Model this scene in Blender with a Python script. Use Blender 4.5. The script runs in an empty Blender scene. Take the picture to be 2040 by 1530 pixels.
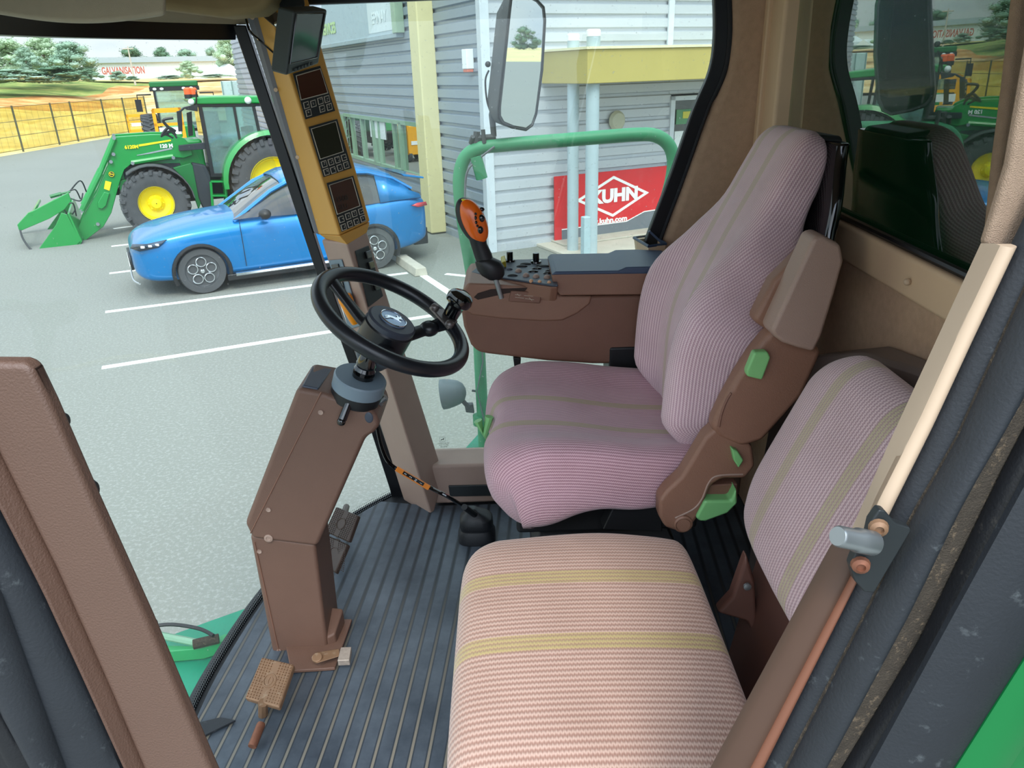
import bpy, bmesh, math, random
from mathutils import Vector as V, Matrix, Quaternion
from mathutils.geometry import normal as geo_normal
random.seed(7)
sc = bpy.context.scene
COL = sc.collection
PI = math.pi

# ---------------------------------------------------------------- camera
HC = 2.95                    # camera height over the yard
FL = 1.50                    # cab floor height
FPX = 1500.0
TH = math.atan(626 / FPX); RO = math.atan(.0306)
FWD = V((0, math.cos(TH), -math.sin(TH)))
_r = V((1, 0, 0)); _u = _r.cross(FWD)
RIGHT = _r * math.cos(RO) - _u * math.sin(RO)
UP = _r * math.sin(RO) + _u * math.cos(RO)
CAM = V((0, 0, HC))
cd = bpy.data.cameras.new('camera'); cam = bpy.data.objects.new('camera', cd); COL.objects.link(cam)
cd.sensor_fit = 'HORIZONTAL'; cd.sensor_width = 36; cd.lens = 36 * FPX / 2040
cd.clip_start = .02; cd.clip_end = 900
M3 = Matrix((RIGHT, UP, -FWD)).transposed()
cam.matrix_world = Matrix.Translation(CAM) @ M3.to_4x4()
sc.camera = cam

# ---------------------------------------------------------------- light
def srgb(h):
    h = h.lstrip('#'); c = [int(h[i:i + 2], 16) / 255 for i in (0, 2, 4)]
    return tuple((x / 12.92 if x <= .04045 else ((x + .055) / 1.055) ** 2.4) for x in c) + (1,)
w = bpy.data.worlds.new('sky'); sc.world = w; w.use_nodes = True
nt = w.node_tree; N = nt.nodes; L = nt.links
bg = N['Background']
tc = N.new('ShaderNodeTexCoord'); mp = N.new('ShaderNodeMapping'); mp.inputs['Scale'].default_value = (1, 1, 3.2)
ns = N.new('ShaderNodeTexNoise'); ns.inputs['Scale'].default_value = 2.6; ns.inputs['Detail'].default_value = 7; ns.inputs['Roughness'].default_value = .55
cr = N.new('ShaderNodeValToRGB')
cr.color_ramp.elements[0].position = .38; cr.color_ramp.elements[0].color = (.50, .64, .84, 1)
cr.color_ramp.elements[1].position = .60; cr.color_ramp.elements[1].color = (.84, .90, .96, 1)
L.new(tc.outputs['Generated'], mp.inputs[0]); L.new(mp.outputs[0], ns.inputs['Vector'])
L.new(ns.outputs['Fac'], cr.inputs[0]); L.new(cr.outputs[0], bg.inputs['Color'])
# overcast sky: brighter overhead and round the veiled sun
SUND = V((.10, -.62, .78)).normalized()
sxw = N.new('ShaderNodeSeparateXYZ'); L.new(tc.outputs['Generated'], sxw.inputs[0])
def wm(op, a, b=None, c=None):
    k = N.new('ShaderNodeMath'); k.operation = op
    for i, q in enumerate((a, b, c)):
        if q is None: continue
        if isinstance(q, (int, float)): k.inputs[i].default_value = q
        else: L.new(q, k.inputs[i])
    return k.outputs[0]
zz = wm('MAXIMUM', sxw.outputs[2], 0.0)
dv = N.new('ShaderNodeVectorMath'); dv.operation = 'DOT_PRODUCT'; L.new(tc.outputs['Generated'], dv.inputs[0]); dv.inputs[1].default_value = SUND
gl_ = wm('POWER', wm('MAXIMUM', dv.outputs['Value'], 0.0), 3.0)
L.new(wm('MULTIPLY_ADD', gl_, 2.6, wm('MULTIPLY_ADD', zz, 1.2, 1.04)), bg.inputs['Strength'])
sd = bpy.data.lights.new('sun', 'SUN'); sd.energy = 1.6; sd.angle = math.radians(16); sd.color = (1, .95, .88)
sun = bpy.data.objects.new('sun', sd); COL.objects.link(sun)
sun.rotation_mode = 'QUATERNION'; sun.rotation_quaternion = SUND.to_track_quat('Z', 'Y')
sun.location = (0, -5, 20)
sc.view_settings.view_transform = 'Standard'; sc.view_settings.look = 'None'
sc.view_settings.gamma = 1; sc.view_settings.use_curve_mapping = False
sc.view_settings.exposure = .32
try:
    sc.cycles.transparent_max_bounces = 20; sc.cycles.max_bounces = 10; sc.cycles.diffuse_bounces = 5
except Exception: pass

# ---------------------------------------------------------------- helpers
def ray(px, py): return FWD * FPX + RIGHT * (px - 1020) + UP * (765 - py)
def at(px, py, x=None, y=None, z=None, pl=None):
    r = ray(px, py)
    if pl: t = (pl[0] - CAM).dot(pl[1]) / r.dot(pl[1])
    elif x is not None: t = x / r.x
    elif y is not None: t = y / r.y
    else: t = (z - HC) / r.z
    return CAM + r * t

WLOC = {}
def tag(o, label=None, cat=None, group=None, kind=None):
    if label: o['label'] = label
    if cat: o['category'] = cat
    if group: o['group'] = group
    if kind: o['kind'] = kind
    return o
def empty(name, loc, label, cat, group=None, rz=0):
    o = bpy.data.objects.new(name, None); COL.objects.link(o)
    o.empty_display_size = .1
    o.location = loc; o.rotation_euler = (0, 0, rz)
    WLOC[o.name] = V(loc)
    return tag(o, label, cat, group)
def copy_tree(o, parent=None):
    c = o.copy(); COL.objects.link(c); c.parent = parent
    for ch in [k for k in bpy.data.objects if k.parent == o]:
        copy_tree(ch, c)
    return c

class MB:
    """mesh builder"""
    def __init__(s): s.v = []; s.f = []; s.uv = {}; s.mi = []; s.cur = 0
    def add(s, vs, fs, uvs=None):
        b = len(s.v); s.v += [V(p) for p in vs]
        for i, f in enumerate(fs):
            s.f.append([b + k for k in f]); s.mi.append(s.cur)
            if uvs: s.uv[len(s.f) - 1] = uvs[i]
        return s
    def box(s, c, size, R=None):
        c = V(c); hx, hy, hz = [k / 2 for k in size]; vs = []
        for x, y, z in ((-1, -1, -1), (1, -1, -1), (1, 1, -1), (-1, 1, -1), (-1, -1, 1), (1, -1, 1), (1, 1, 1), (-1, 1, 1)):
            p = V((x * hx, y * hy, z * hz)); vs.append(c + (R @ p if R else p))
        return s.add(vs, [(3, 2, 1, 0), (4, 5, 6, 7), (0, 1, 5, 4), (1, 2, 6, 5), (2, 3, 7, 6), (3, 0, 4, 7)])
    def prism(s, pts, vec):
        n = len(pts); pts = [V(p) for p in pts]; vec = V(vec)
        return s.add(pts + [p + vec for p in pts], [list(range(n))[::-1], list(range(n, 2 * n))] + [[i, (i + 1) % n, n + (i + 1) % n, n + i] for i in range(n)])
    def hull8(s, a, b):
        """two matching outlines"""
        n = len(a)
        return s.add(list(a) + list(b), [list(range(n))[::-1], list(range(n, 2 * n))] + [[i, (i + 1) % n, n + (i + 1) % n, n + i] for i in range(n)])
    def loft(s, rings, caps=True, closed=True, loop=False):
        n = len(rings[0]); vs = [p for r in rings for p in r]; fs = []
        m = len(rings)
        for i in range(m if loop else m - 1):
            i2 = (i + 1) % m
            for j in range(n if closed else n - 1):
                j2 = (j + 1) % n
                fs.append([i * n + j, i * n + j2, i2 * n + j2, i2 * n + j])
        if caps and not loop:
            fs.append(list(range(n))[::-1]); fs.append([(m - 1) * n + j for j in range(n)])
        return s.add(vs, fs)
    def tube(s, pts, r, n=10, loop=False, caps=True):
        pts = [V(p) for p in pts]; rings = []; m = len(pts)
        rs = r if isinstance(r, (list, tuple)) else [r] * m
        ref = None
        for i, p in enumerate(pts):
            a = pts[(i - 1) % m] if (i > 0 or loop) else p; b = pts[(i + 1) % m] if (i < m - 1 or loop) else p
            t = (b - a).normalized()
            if ref is None:
                ref = t.orthogonal().normalized()
            ref = (ref - t * ref.dot(t)).normalized()
            q = t.cross(ref)
            rings.append([p + ref * (rs[i] * math.cos(2 * PI * k / n)) + q * (rs[i] * math.sin(2 * PI * k / n)) for k in range(n)])
        return s.loft(rings, caps, True, loop)
    def lathe(s, prof, o, ax=(0, 0, 1), n=24, caps=True):
        o = V(o); ax = V(ax).normalized(); a = ax.orthogonal().normalized(); b = ax.cross(a)
        rings = [[o + ax * h + a * (r * math.cos(2 * PI * k / n)) + b * (r * math.sin(2 * PI * k / n)) for k in range(n)] for r, h in prof]
        return s.loft(rings, caps)
    def ball(s, c, r, n=14, m=9, R=None):
        c = V(c); r = (r, r, r) if isinstance(r, (int, float)) else r; rings = []
        for i in range(m + 1):
            t = -PI / 2 + PI * i / m; cz = max(math.cos(t), .02)
            ring = []
            for k in range(n):
                p = V((r[0] * cz * math.cos(2 * PI * k / n), r[1] * cz * math.sin(2 * PI * k / n), r[2] * math.sin(t)))
                ring.append(c + (R @ p if R else p))
            rings.append(ring)
        return s.loft(rings)
    def xf(s, M):
        s.v = [M @ p for p in s.v]; return s
    def build(s, name, mat, parent=None, bevel=0, seg=2, smooth=True, sub=0, angle=35, local=False, solid=0, uvmap=False):
        off = V((0, 0, 0))
        if parent is not None and not local: off = WLOC.get(parent.name, V((0, 0, 0)))
        me = bpy.data.meshes.new(name); me.from_pydata([p - off for p in s.v], [], s.f); me.validate()
        o = bpy.data.objects.new(name, me); COL.objects.link(o)
        mats = mat if isinstance(mat, (list, tuple)) else [mat]
        for m in mats: me.materials.append(m)
        if len(mats) > 1 and len(s.mi) == len(me.polygons): me.polygons.foreach_set('material_index', s.mi)
        if s.uv and len(me.polygons) == len(s.f):
            ul = me.uv_layers.new(name='UVMap')
            for fi, p in enumerate(me.polygons):
                u = s.uv.get(fi)
                if u:
                    for k, li in enumerate(p.loop_indices): ul.data[li].uv = u[k]
        bm = bmesh.new(); bm.from_mesh(me); bmesh.ops.recalc_face_normals(bm, faces=bm.faces); bm.to_mesh(me); bm.free()
        if smooth:
            me.shade_smooth()
            me.set_sharp_from_angle(angle=math.radians(angle))
        if solid:
            md = o.modifiers.new('solid', 'SOLIDIFY'); md.thickness = solid; md.offset = 0
        if bevel:
            md = o.modifiers.new('bevel', 'BEVEL'); md.width = bevel; md.segments = seg; md.limit_method = 'ANGLE'; md.angle_limit = math.radians(30)
            md.harden_normals = True
        if sub:
            md = o.modifiers.new('sub', 'SUBSURF'); md.levels = md.render_levels = sub
        if parent is not None:
            o.parent = parent
            if local is False and o.name not in WLOC: WLOC[o.name] = off.copy()
        else: WLOC[o.name] = V((0, 0, 0))
        return o
    def thing(s, name, mat, label, cat, group=None, **k):
        """a top-level thing that is one mesh, its origin at its base"""
        xs = [p.x for p in s.v]; ys = [p.y for p in s.v]; zs = [p.z for p in s.v]
        o_ = V(((min(xs) + max(xs)) / 2, (min(ys) + max(ys)) / 2, min(zs)))
        s.v = [p - o_ for p in s.v]
        o = s.build(name, mat, None, **k); o.location = o_; WLOC[o.name] = o_
        return tag(o, label, cat, group)
    def struct(s, name, mat, **k):
        o = s.build(name, mat, None, **k); o['kind'] = 'structure'; return o

def isles(m):
    """split a builder into its separate pieces"""
    par = list(range(len(m.v)))
    def fd(i):
        while par[i] != i: par[i] = par[par[i]]; i = par[i]
        return i
    for f in m.f:
        a = fd(f[0])
        for k in f[1:]: par[fd(k)] = a
    gr_ = {}
    for f in m.f: gr_.setdefault(fd(f[0]), []).append(f)
    out = []
    for fs in gr_.values():
        ids = sorted({k for f in fs for k in f}); mp_ = {k: i for i, k in enumerate(ids)}
        q = MB(); q.add([m.v[k] for k in ids], [[mp_[k] for k in f] for f in fs]); out.append(q)
    return out
def build_each(m, name, *a, **k): return [q.build(name, *a, **k) for q in isles(m)]
def bool_cut(o, cutter):
    md = o.modifiers.new('cut', 'BOOLEAN'); md.operation = 'DIFFERENCE'; md.object = cutter; md.solver = 'EXACT'
    bpy.context.view_layer.update()
    dg = bpy.context.evaluated_depsgraph_get()
    me = bpy.data.meshes.new_from_object(o.evaluated_get(dg))
    o.modifiers.clear(); o.data = me
    bpy.data.objects.remove(cutter)
def text(name, body, mat, parent, o, xd, yd, size, depth=.001, bold=0, sx=1.0, align='CENTER'):
    """lettering standing at o, running along xd with its top towards yd"""
    c = bpy.data.curves.new(name, 'FONT'); c.body = body; c.size = size; c.extrude = depth; c.offset = bold
    c.align_x = align; c.align_y = 'CENTER'; c.resolution_u = 3
    t = bpy.data.objects.new(name, c); COL.objects.link(t)
    bpy.context.view_layer.update()
    me = bpy.data.meshes.new_from_object(t.evaluated_get(bpy.context.evaluated_depsgraph_get()))
    bpy.data.objects.remove(t)
    xd = V(xd).normalized(); yd = V(yd); yd = (yd - xd * yd.dot(xd)).normalized(); zd = xd.cross(yd)
    R = Matrix((xd * sx, yd, zd)).transposed()
    off = WLOC.get(parent.name, V((0, 0, 0))) if parent is not None else V((0, 0, 0))
    for v in me.vertices: v.co = R @ v.co + V(o) - off
    me.materials.clear(); me.materials.append(mat)
    ob = bpy.data.objects.new(name, me); COL.objects.link(ob); ob.parent = parent
    return ob
def lerp(a, b, t): return a + (b - a) * t
def vl(a, b, t): return V(a) * (1 - t) + V(b) * t
def spline(pts, n=8, loop=False):
    pts = [V(p) for p in pts]; out = []; m = len(pts)
    rng = range(m) if loop else range(m - 1)
    for i in rng:
        p0 = pts[(i - 1) % m] if (i > 0 or loop) else pts[i]; p1 = pts[i]; p2 = pts[(i + 1) % m]
        p3 = pts[(i + 2) % m] if (i + 2 < m or loop) else p2
        for k in range(n):
            t = k / n
            out.append(.5 * ((2 * p1) + (p2 - p0) * t + (2 * p0 - 5 * p1 + 4 * p2 - p3) * t * t + (-p0 + 3 * p1 - 3 * p2 + p3) * t ** 3))
    if not loop: out.append(pts[-1])
    return out
def interp(tab, x):
    if x <= tab[0][0]: return tab[0][1]
    for (a, b), (c, d) in zip(tab, tab[1:]):
        if x <= c:
            t = (x - a) / (c - a); t = t * t * (3 - 2 * t)
            return b + (d - b) * t
    return tab[-1][1]

# ---------------------------------------------------------------- materials
MATS = {}
def mat(name, col, rough=.5, metal=0, var=.06, vs=8, bump=0, bs=60, spec=.5, coat=0, dust=None, coord='Object', emit=None):
    m = bpy.data.materials.new(name); m.use_nodes = True; t = m.node_tree; n = t.nodes; l = t.links
    b = n['Principled BSDF']; c = srgb(col) if isinstance(col, str) else tuple(col) + (1,)
    b.inputs['Base Color'].default_value = c; b.inputs['Roughness'].default_value = rough; b.inputs['Metallic'].default_value = metal
    b.inputs['Specular IOR Level'].default_value = spec; b.inputs['Coat Weight'].default_value = coat; b.inputs['Coat Roughness'].default_value = .05
    tcn = n.new('ShaderNodeTexCoord')
    if var:
        no = n.new('ShaderNodeTexNoise'); no.inputs['Scale'].default_value = vs; no.inputs['Detail'].default_value = 6
        l.new(tcn.outputs[coord], no.inputs['Vector'])
        hs = n.new('ShaderNodeMix'); hs.data_type = 'RGBA'
        hs.inputs[6].default_value = tuple(k * (1 - var * 2) for k in c[:3]) + (1,)
        hs.inputs[7].default_value = tuple(min(1, k * (1 + var * 2)) for k in c[:3]) + (1,)
        l.new(no.outputs['Fac'], hs.inputs[0]); last = hs.outputs[2]
        if dust:
            dn = n.new('ShaderNodeTexNoise'); dn.inputs['Scale'].default_value = dust[1]; dn.inputs['Detail'].default_value = 8; dn.inputs['Roughness'].default_value = .7
            l.new(tcn.outputs[coord], dn.inputs['Vector'])
            rp = n.new('ShaderNodeValToRGB'); rp.color_ramp.elements[0].position = dust[2]; rp.color_ramp.elements[1].position = dust[2] + .12
            rp.color_ramp.elements[1].color = (dust[3],) * 3 + (1,)
            l.new(dn.outputs['Fac'], rp.inputs[0])
            mx = n.new('ShaderNodeMix'); mx.data_type = 'RGBA'; mx.inputs[7].default_value = srgb(dust[0])
            l.new(rp.outputs[0], mx.inputs[0]); l.new(last, mx.inputs[6]); last = mx.outputs[2]
        l.new(last, b.inputs['Base Color'])
    if bump:
        bn = n.new('ShaderNodeTexNoise'); bn.inputs['Scale'].default_value = bs; bn.inputs['Detail'].default_value = 3
        l.new(tcn.outputs[coord], bn.inputs['Vector'])
        bp = n.new('ShaderNodeBump'); bp.inputs['Strength'].default_value = bump; bp.inputs['Distance'].default_value = .002
        l.new(bn.outputs['Fac'], bp.inputs['Height']); l.new(bp.outputs[0], b.inputs['Normal'])
    if emit:
        b.inputs['Emission Color'].default_value = srgb(emit[0]); b.inputs['Emission Strength'].default_value = emit[1]
    MATS[name] = m
    return m
def glass(name, tint='#FFFFFF', dust=.05, dustcol='#F4F6F4', refl=1.0, specks=0.0, rough=0.0, dscale=3.0):
    """thin pane: Schlick reflection over clear tinted transmission, with a film of dust"""
    m = bpy.data.materials.new(name); m.use_nodes = True; t = m.node_tree; n = t.nodes; l = t.links
    for k in list(n): n.remove(k)
    out = n.new('ShaderNodeOutputMaterial'); tr = n.new('ShaderNodeBsdfTransparent'); tr.inputs[0].default_value = srgb(tint)
    gl = n.new('ShaderNodeBsdfGlossy'); gl.inputs['Roughness'].default_value = rough
    df = n.new('ShaderNodeBsdfDiffuse'); df.inputs[0].default_value = srgb(dustcol)
    tl = n.new('ShaderNodeBsdfTranslucent'); tl.inputs[0].default_value = srgb(dustcol)
    dd = n.new('ShaderNodeMixShader'); dd.inputs[0].default_value = .5; l.new(df.outputs[0], dd.inputs[1]); l.new(tl.outputs[0], dd.inputs[2])
    ge = n.new('ShaderNodeNewGeometry'); dt = n.new('ShaderNodeVectorMath'); dt.operation = 'DOT_PRODUCT'
    l.new(ge.outputs['Incoming'], dt.inputs[0]); l.new(ge.outputs['True Normal'], dt.inputs[1])
    def mth(op, a, b=None, clamp=False):
        k = n.new('ShaderNodeMath'); k.operation = op; k.use_clamp = clamp
        for i, q in enumerate((a, b)):
            if q is None: continue
            if isinstance(q, (int, float)): k.inputs[i].default_value = q
            else: l.new(q, k.inputs[i])
        return k.outputs[0]
    a = mth('ABSOLUTE', dt.outputs['Value']); a = mth('SUBTRACT', 1.0, a); a = mth('POWER', a, 5.0)
    a = mth('MULTIPLY', a, .96 * refl); a = mth('ADD', a, .04 * refl, True)
    tcn = n.new('ShaderNodeTexCoord'); no = n.new('ShaderNodeTexNoise'); no.inputs['Scale'].default_value = dscale; no.inputs['Detail'].default_value = 5
    l.new(tcn.outputs['Object'], no.inputs['Vector'])
    dm = mth('MULTIPLY', no.outputs['Fac'], dust * 2)
    if specks:
        n2 = n.new('ShaderNodeTexNoise'); n2.inputs['Scale'].default_value = 120; n2.inputs['Detail'].default_value = 4
        l.new(tcn.outputs['Object'], n2.inputs['Vector'])
        s = mth('SUBTRACT', n2.outputs['Fac'], .66); s = mth('MULTIPLY', s, 6 * specks, True); dm = mth('ADD', dm, s, True)
    m1 = n.new('ShaderNodeMixShader'); m2 = n.new('ShaderNodeMixShader')
    l.new(dm, m1.inputs[0]); l.new(tr.outputs[0], m1.inputs[1]); l.new(dd.outputs[0], m1.inputs[2])
    l.new(a, m2.inputs[0]); l.new(m1.outputs[0], m2.inputs[1]); l.new(gl.outputs[0], m2.inputs[2])
    l.new(m2.outputs[0], out.inputs[0]); return m
def fabric(name, base, dark, rib=.0085, bands=(), bandcol='#A9A468', bw=.02, weave=.006, amt=.75, lo=.35, hi=.65):
    """ribbed upholstery: u runs across the ribs, v along them (metres)"""
    m = bpy.data.materials.new(name); m.use_nodes = True; t = m.node_tree; n = t.nodes; l = t.links; b = n['Principled BSDF']
    b.inputs['Roughness'].default_value = .95; b.inputs['Specular IOR Level'].default_value = .15; b.inputs['Sheen Weight'].default_value = .3
    uv = n.new('ShaderNodeUVMap'); sp = n.new('ShaderNodeSeparateXYZ'); l.new(uv.outputs[0], sp.inputs[0])
    def mth(op, a, bb=None, c=None, clamp=False):
        k = n.new('ShaderNodeMath'); k.operation = op; k.use_clamp = clamp
        for i, q in enumerate((a, bb, c)):
            if q is None: continue
            if isinstance(q, (int, float)): k.inputs[i].default_value = q
            else: l.new(q, k.inputs[i])
        return k.outputs[0]
    zz = mth('MULTIPLY', sp.outputs[1], 2 * PI / weave); zz = mth('SINE', zz)
    u2 = mth('MULTIPLY_ADD', zz, rib * .10, sp.outputs[0])
    s = mth('SINE', mth('MULTIPLY', u2, 2 * PI / rib)); s = mth('MULTIPLY_ADD', s, .5, .5)
    w2 = mth('MULTIPLY_ADD', mth('SINE', mth('MULTIPLY', sp.outputs[1], 2 * PI / (weave * .55))), .14, 0)
    s2 = mth('ADD', s, w2, None, True)
    mx = n.new('ShaderNodeMix'); mx.data_type = 'RGBA'; mx.inputs[6].default_value = srgb(dark); mx.inputs[7].default_value = srgb(base)
    l.new(s2, mx.inputs[0]); last = mx.outputs[2]
    mask = None
    for c in bands:
        d = mth('ABSOLUTE', mth('SUBTRACT', sp.outputs[0], c)); d = mth('SUBTRACT', bw, d); d = mth('MULTIPLY', d, 400, None, True)
        mask = d if mask is None else mth('MAXIMUM', mask, d)
    if mask is not None:
        g = mth('MULTIPLY', mask, mth('MULTIPLY_ADD', s2, .62, .28)); g = mth('MULTIPLY', g, amt)
        m2 = n.new('ShaderNodeMix'); m2.data_type = 'RGBA'; m2.inputs[7].default_value = srgb(bandcol)
        l.new(g, m2.inputs[0]); l.new(last, m2.inputs[6]); last = m2.outputs[2]
    tcn = n.new('ShaderNodeTexCoord'); no = n.new('ShaderNodeTexNoise'); no.inputs['Scale'].default_value = 7; no.inputs['Detail'].default_value = 6
    l.new(tcn.outputs['Object'], no.inputs['Vector'])
    rp = n.new('ShaderNodeValToRGB'); rp.color_ramp.elements[0].position = .3; rp.color_ramp.elements[1].position = .6
    rp.color_ramp.elements[0].color = (.80, .78, .76, 1); l.new(no.outputs['Fac'], rp.inputs[0])
    m3 = n.new('ShaderNodeMix'); m3.data_type = 'RGBA'; m3.blend_type = 'MULTIPLY'; m3.inputs[0].default_value = .55
    l.new(last, m3.inputs[6]); l.new(rp.outputs[0], m3.inputs[7]); l.new(m3.outputs[2], b.inputs['Base Color'])
    bp = n.new('ShaderNodeBump'); bp.inputs['Strength'].default_value = .5; bp.inputs['Distance'].default_value = .0015
    l.new(s2, bp.inputs['Height']); l.new(bp.outputs[0], b.inputs['Normal'])
    return m
# ================================================================ materials: outdoors
A_ = mat('asphalt', '#7C7E77', .9, var=.05, spec=.2, vs=.35, bump=.5, bs=55, coord='Object', dust=('#A0A29D', 34.0, .50, .45))
M_line = mat('road_paint', '#E6E8E4', .7, var=.06, vs=12)
M_concrete = mat('concrete', '#B9B2A4', .9, var=.10, vs=6, bump=.4)
M_pave = mat('pale_paving', '#BDB6A8', .9, var=.07, vs=3)
M_wallA = mat('blue_grey_cladding', '#98A3AE', .42, .25, var=.03, vs=1.5)
M_wallB = mat('silver_cladding', '#C2C6CC', .38, .30, var=.03, vs=1.5)
M_trimw = mat('light_trim', '#CCD3DA', .4, .2)
M_cream = mat('cream_paint', '#D9CE9C', .5, var=.03)
M_canopy = mat('ochre_canopy', '#B9A85E', .5, var=.03, vs=2)
M_greenframe = mat('sage_window_frame', '#7F9E86', .5)
M_pipe = mat('pipe_grey', '#AEBDC2', .45, .1, var=.05, vs=5)
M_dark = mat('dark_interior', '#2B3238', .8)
M_green = mat('tractor_green', '#0E8A3A', .32, 0, var=.04, coat=.3)
M_greend = mat('deep_green', '#0B6B30', .45, var=.05)
M_yellow = mat('wheel_yellow', '#F2DC12', .4, var=.03)
M_amber = mat('machine_amber', '#F2A90A', .45, var=.04)
M_tyre = mat('tyre_rubber', '#4A4C4E', .85, var=.10, vs=10)
M_black = mat('black_plastic', '#17191C', .45, var=.08)
M_steel = mat('steel', '#9DA3A5', .35, .8)
M_blue = mat('metallic_blue', '#0078BA', .28, .35, var=.03, coat=.6)
M_chrome = mat('chrome', '#E6E9EC', .12, .95)
M_white = mat('white_paint', '#F1F2F0', .5, var=.03)
M_red = mat('banner_red', '#CF1A20', .6, var=.06, vs=4, dust=('#E8807E', 7, .60, .35))
M_bgrey = mat('banner_grey', '#6C7178', .6, var=.06)
M_redtxt = mat('faded_red_letters', '#C0604F', .7)
M_orange = mat('beacon_orange', '#F0622A', .35)
M_winglass = glass('window_pane', '#7F8C8C', .03, refl=4.5)
M_carglass = glass('car_pane', '#64737A', .05, refl=1.8)
M_tracglass = glass('tractor_pane', '#CFE6E2', .22, '#D6F0EE', refl=1.6, dscale=2.4)
M_offwhite = mat('factory_white', '#DDE2E2', .7, var=.04)
M_roofgrey = mat('factory_roof', '#A9B4BA', .6)
M_fence = mat('fence_post', '#54543F', .7)

def grassmat(name, c1, c2, c3, vs=.25):
    m = bpy.data.materials.new(name); m.use_nodes = True; t = m.node_tree; n = t.nodes; l = t.links; b = n['Principled BSDF']
    b.inputs['Roughness'].default_value = .95; b.inputs['Specular IOR Level'].default_value = .1
    tcn = n.new('ShaderNodeTexCoord'); no = n.new('ShaderNodeTexNoise'); no.inputs['Scale'].default_value = vs; no.inputs['Detail'].default_value = 10; no.inputs['Roughness'].default_value = .65
    l.new(tcn.outputs['Object'], no.inputs['Vector']); rp = n.new('ShaderNodeValToRGB'); e = rp.color_ramp.elements
    e[0].position = .36; e[0].color = srgb(c1); e[1].position = .64; e[1].color = srgb(c3); k = e.new(.5); k.color = srgb(c2)
    l.new(no.outputs['Fac'], rp.inputs[0]); l.new(rp.outputs[0], b.inputs['Base Color']); return m
M_gold = grassmat('straw_grass', '#BFA562', '#D2BE85', '#E0D3A8', .5)
M_brown = grassmat('dry_brown_grass', '#A86E3A', '#C08A50', '#D9B77E', .35)
M_mead = grassmat('green_scrub', '#5E7440', '#86934F', '#B0A868', .4)
M_tan = grassmat('tan_field', '#B8925F', '#CBAA77', '#DEC79A', .3)
M_field = grassmat('distant_field', '#C4B57C', '#D3C58E', '#B7B67C', .05)

# ================================================================ yard
def quad(z, x0, y0, x1, y1): return MB().add([(x0, y0, z), (x1, y0, z), (x1, y1, z), (x0, y1, z)], [(0, 1, 2, 3)])
gr = MB(); gr.prism([(-22.6, -40, -.4), (130, -40, -.4), (130, 62, -.4), (-22.6, 62, -.4)], (0, 0, .4)); gr.struct('ground_yard', A_, smooth=False)
fd = MB(); fd.prism([(130, -120, -.6), (420, -120, -.6), (420, 160, -.6), (130, 160, -.6)], (0, 0, .55)); fd.struct('ground_field', M_field, smooth=False)
# bank beyond the fence, four belts of grass from the fence to the crest
def bankz(t, s):
    return 3.7 * (1 - math.exp(-(max(t, 0) / 26) ** 1.6)) + .22 * math.sin(s * .13 + t * .11) * min(1, t / 6) + .1 * math.sin(s * .41 + 1.7)* min(1, t / 6)
def belt(name, t0, t1, m, nt_=14):
    b = MB(); rows = []
    for i in range(nt_ + 1):
        t = lerp(t0, t1, i / nt_); row = []
        for j in range(61):
            s = -60 + j * 4.0
            wv = 1.6 * math.sin(s * .17) + .9 * math.sin(s * .39 + 2)
            tt = t + (wv if 0 < t < 120 else 0)
            row.append((-22.6 - tt * .84, s + tt * .54, bankz(tt, s) - .02))
        rows.append(row)
    b.loft(rows, caps=False, closed=False); return b.struct(name, m, angle=80)
belt('ground_straw', 0, 12, M_gold); belt('ground_brown', 12, 24, M_brown); belt('ground_scrub', 24, 42, M_mead); belt('ground_beyond', 42, 200, M_mead)
q = MB(); q.prism([(-46, 46, .35), (-9, 62, .1), (-30, 150, 3.9), (-80, 130, 3.9)], (0, 0, .05)); q.struct('ground_track', M_tan, smooth=False)

# painted bay lines: each one a strip on the asphalt
def pline(a, b, wd, lab):
    p = at(*a, z=0); q = at(*b, z=0); d = (q - p).normalized(); s = V((-d.y, d.x, 0)) * wd / 2
    m = MB(); m.prism([p - s, q - s, q + s, p + s], (0, 0, .006)); return m.thing('painted_line', M_line, lab, 'line', 'painted bay lines on the yard', smooth=False)
UBv = V((math.sin(math.radians(64.2)), math.cos(math.radians(64.2)), 0)); UAv = V((-UBv.y, UBv.x, 0))
pline((203, 733), (905, 622), .10, 'nearest white bay line crossing the yard behind the steering wheel')
pline((210, 622), (812, 544), .10, 'white bay line just in front of the blue car')
pline((218, 545), (300, 535), .10, 'short white line meeting the nose of the blue car')
pline((222, 491), (275, 485), .10, 'white line between the green bucket and the blue car')
pline((226, 456), (270, 450), .10, 'white line running under the tractor front wheel')
pline((843, 549), (905, 590), .12, 'white line running between the two concrete wheel stops')
pline((888, 546), (955, 553), .09, 'faint white stub beside the green rail')
pline((775, 508), (800, 524), .12, 'white line between the blue car and the wheel stop')
def stop(a, b, lab):
    p = at(*a, z=0); q = at(*b, z=0); d = (q - p).normalized(); s = V((-d.y, d.x, 0)) * .11
    m = MB(); m.hull8([p - s, q - s, q + s, p + s], [p - s * .75 + V((0, 0, .13)), q - s * .75 + V((0, 0, .13)), q + s * .75 + V((0, 0, .13)), p + s * .75 + V((0, 0, .13))])
    m.thing('wheel_stop', M_concrete, lab, 'wheel stop', 'concrete wheel stops', bevel=.015)
stop((800, 522), (840, 550), 'concrete wheel stop behind the blue car')
stop((905, 592), (950, 628), 'concrete wheel stop half hidden by the green rail')

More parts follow.
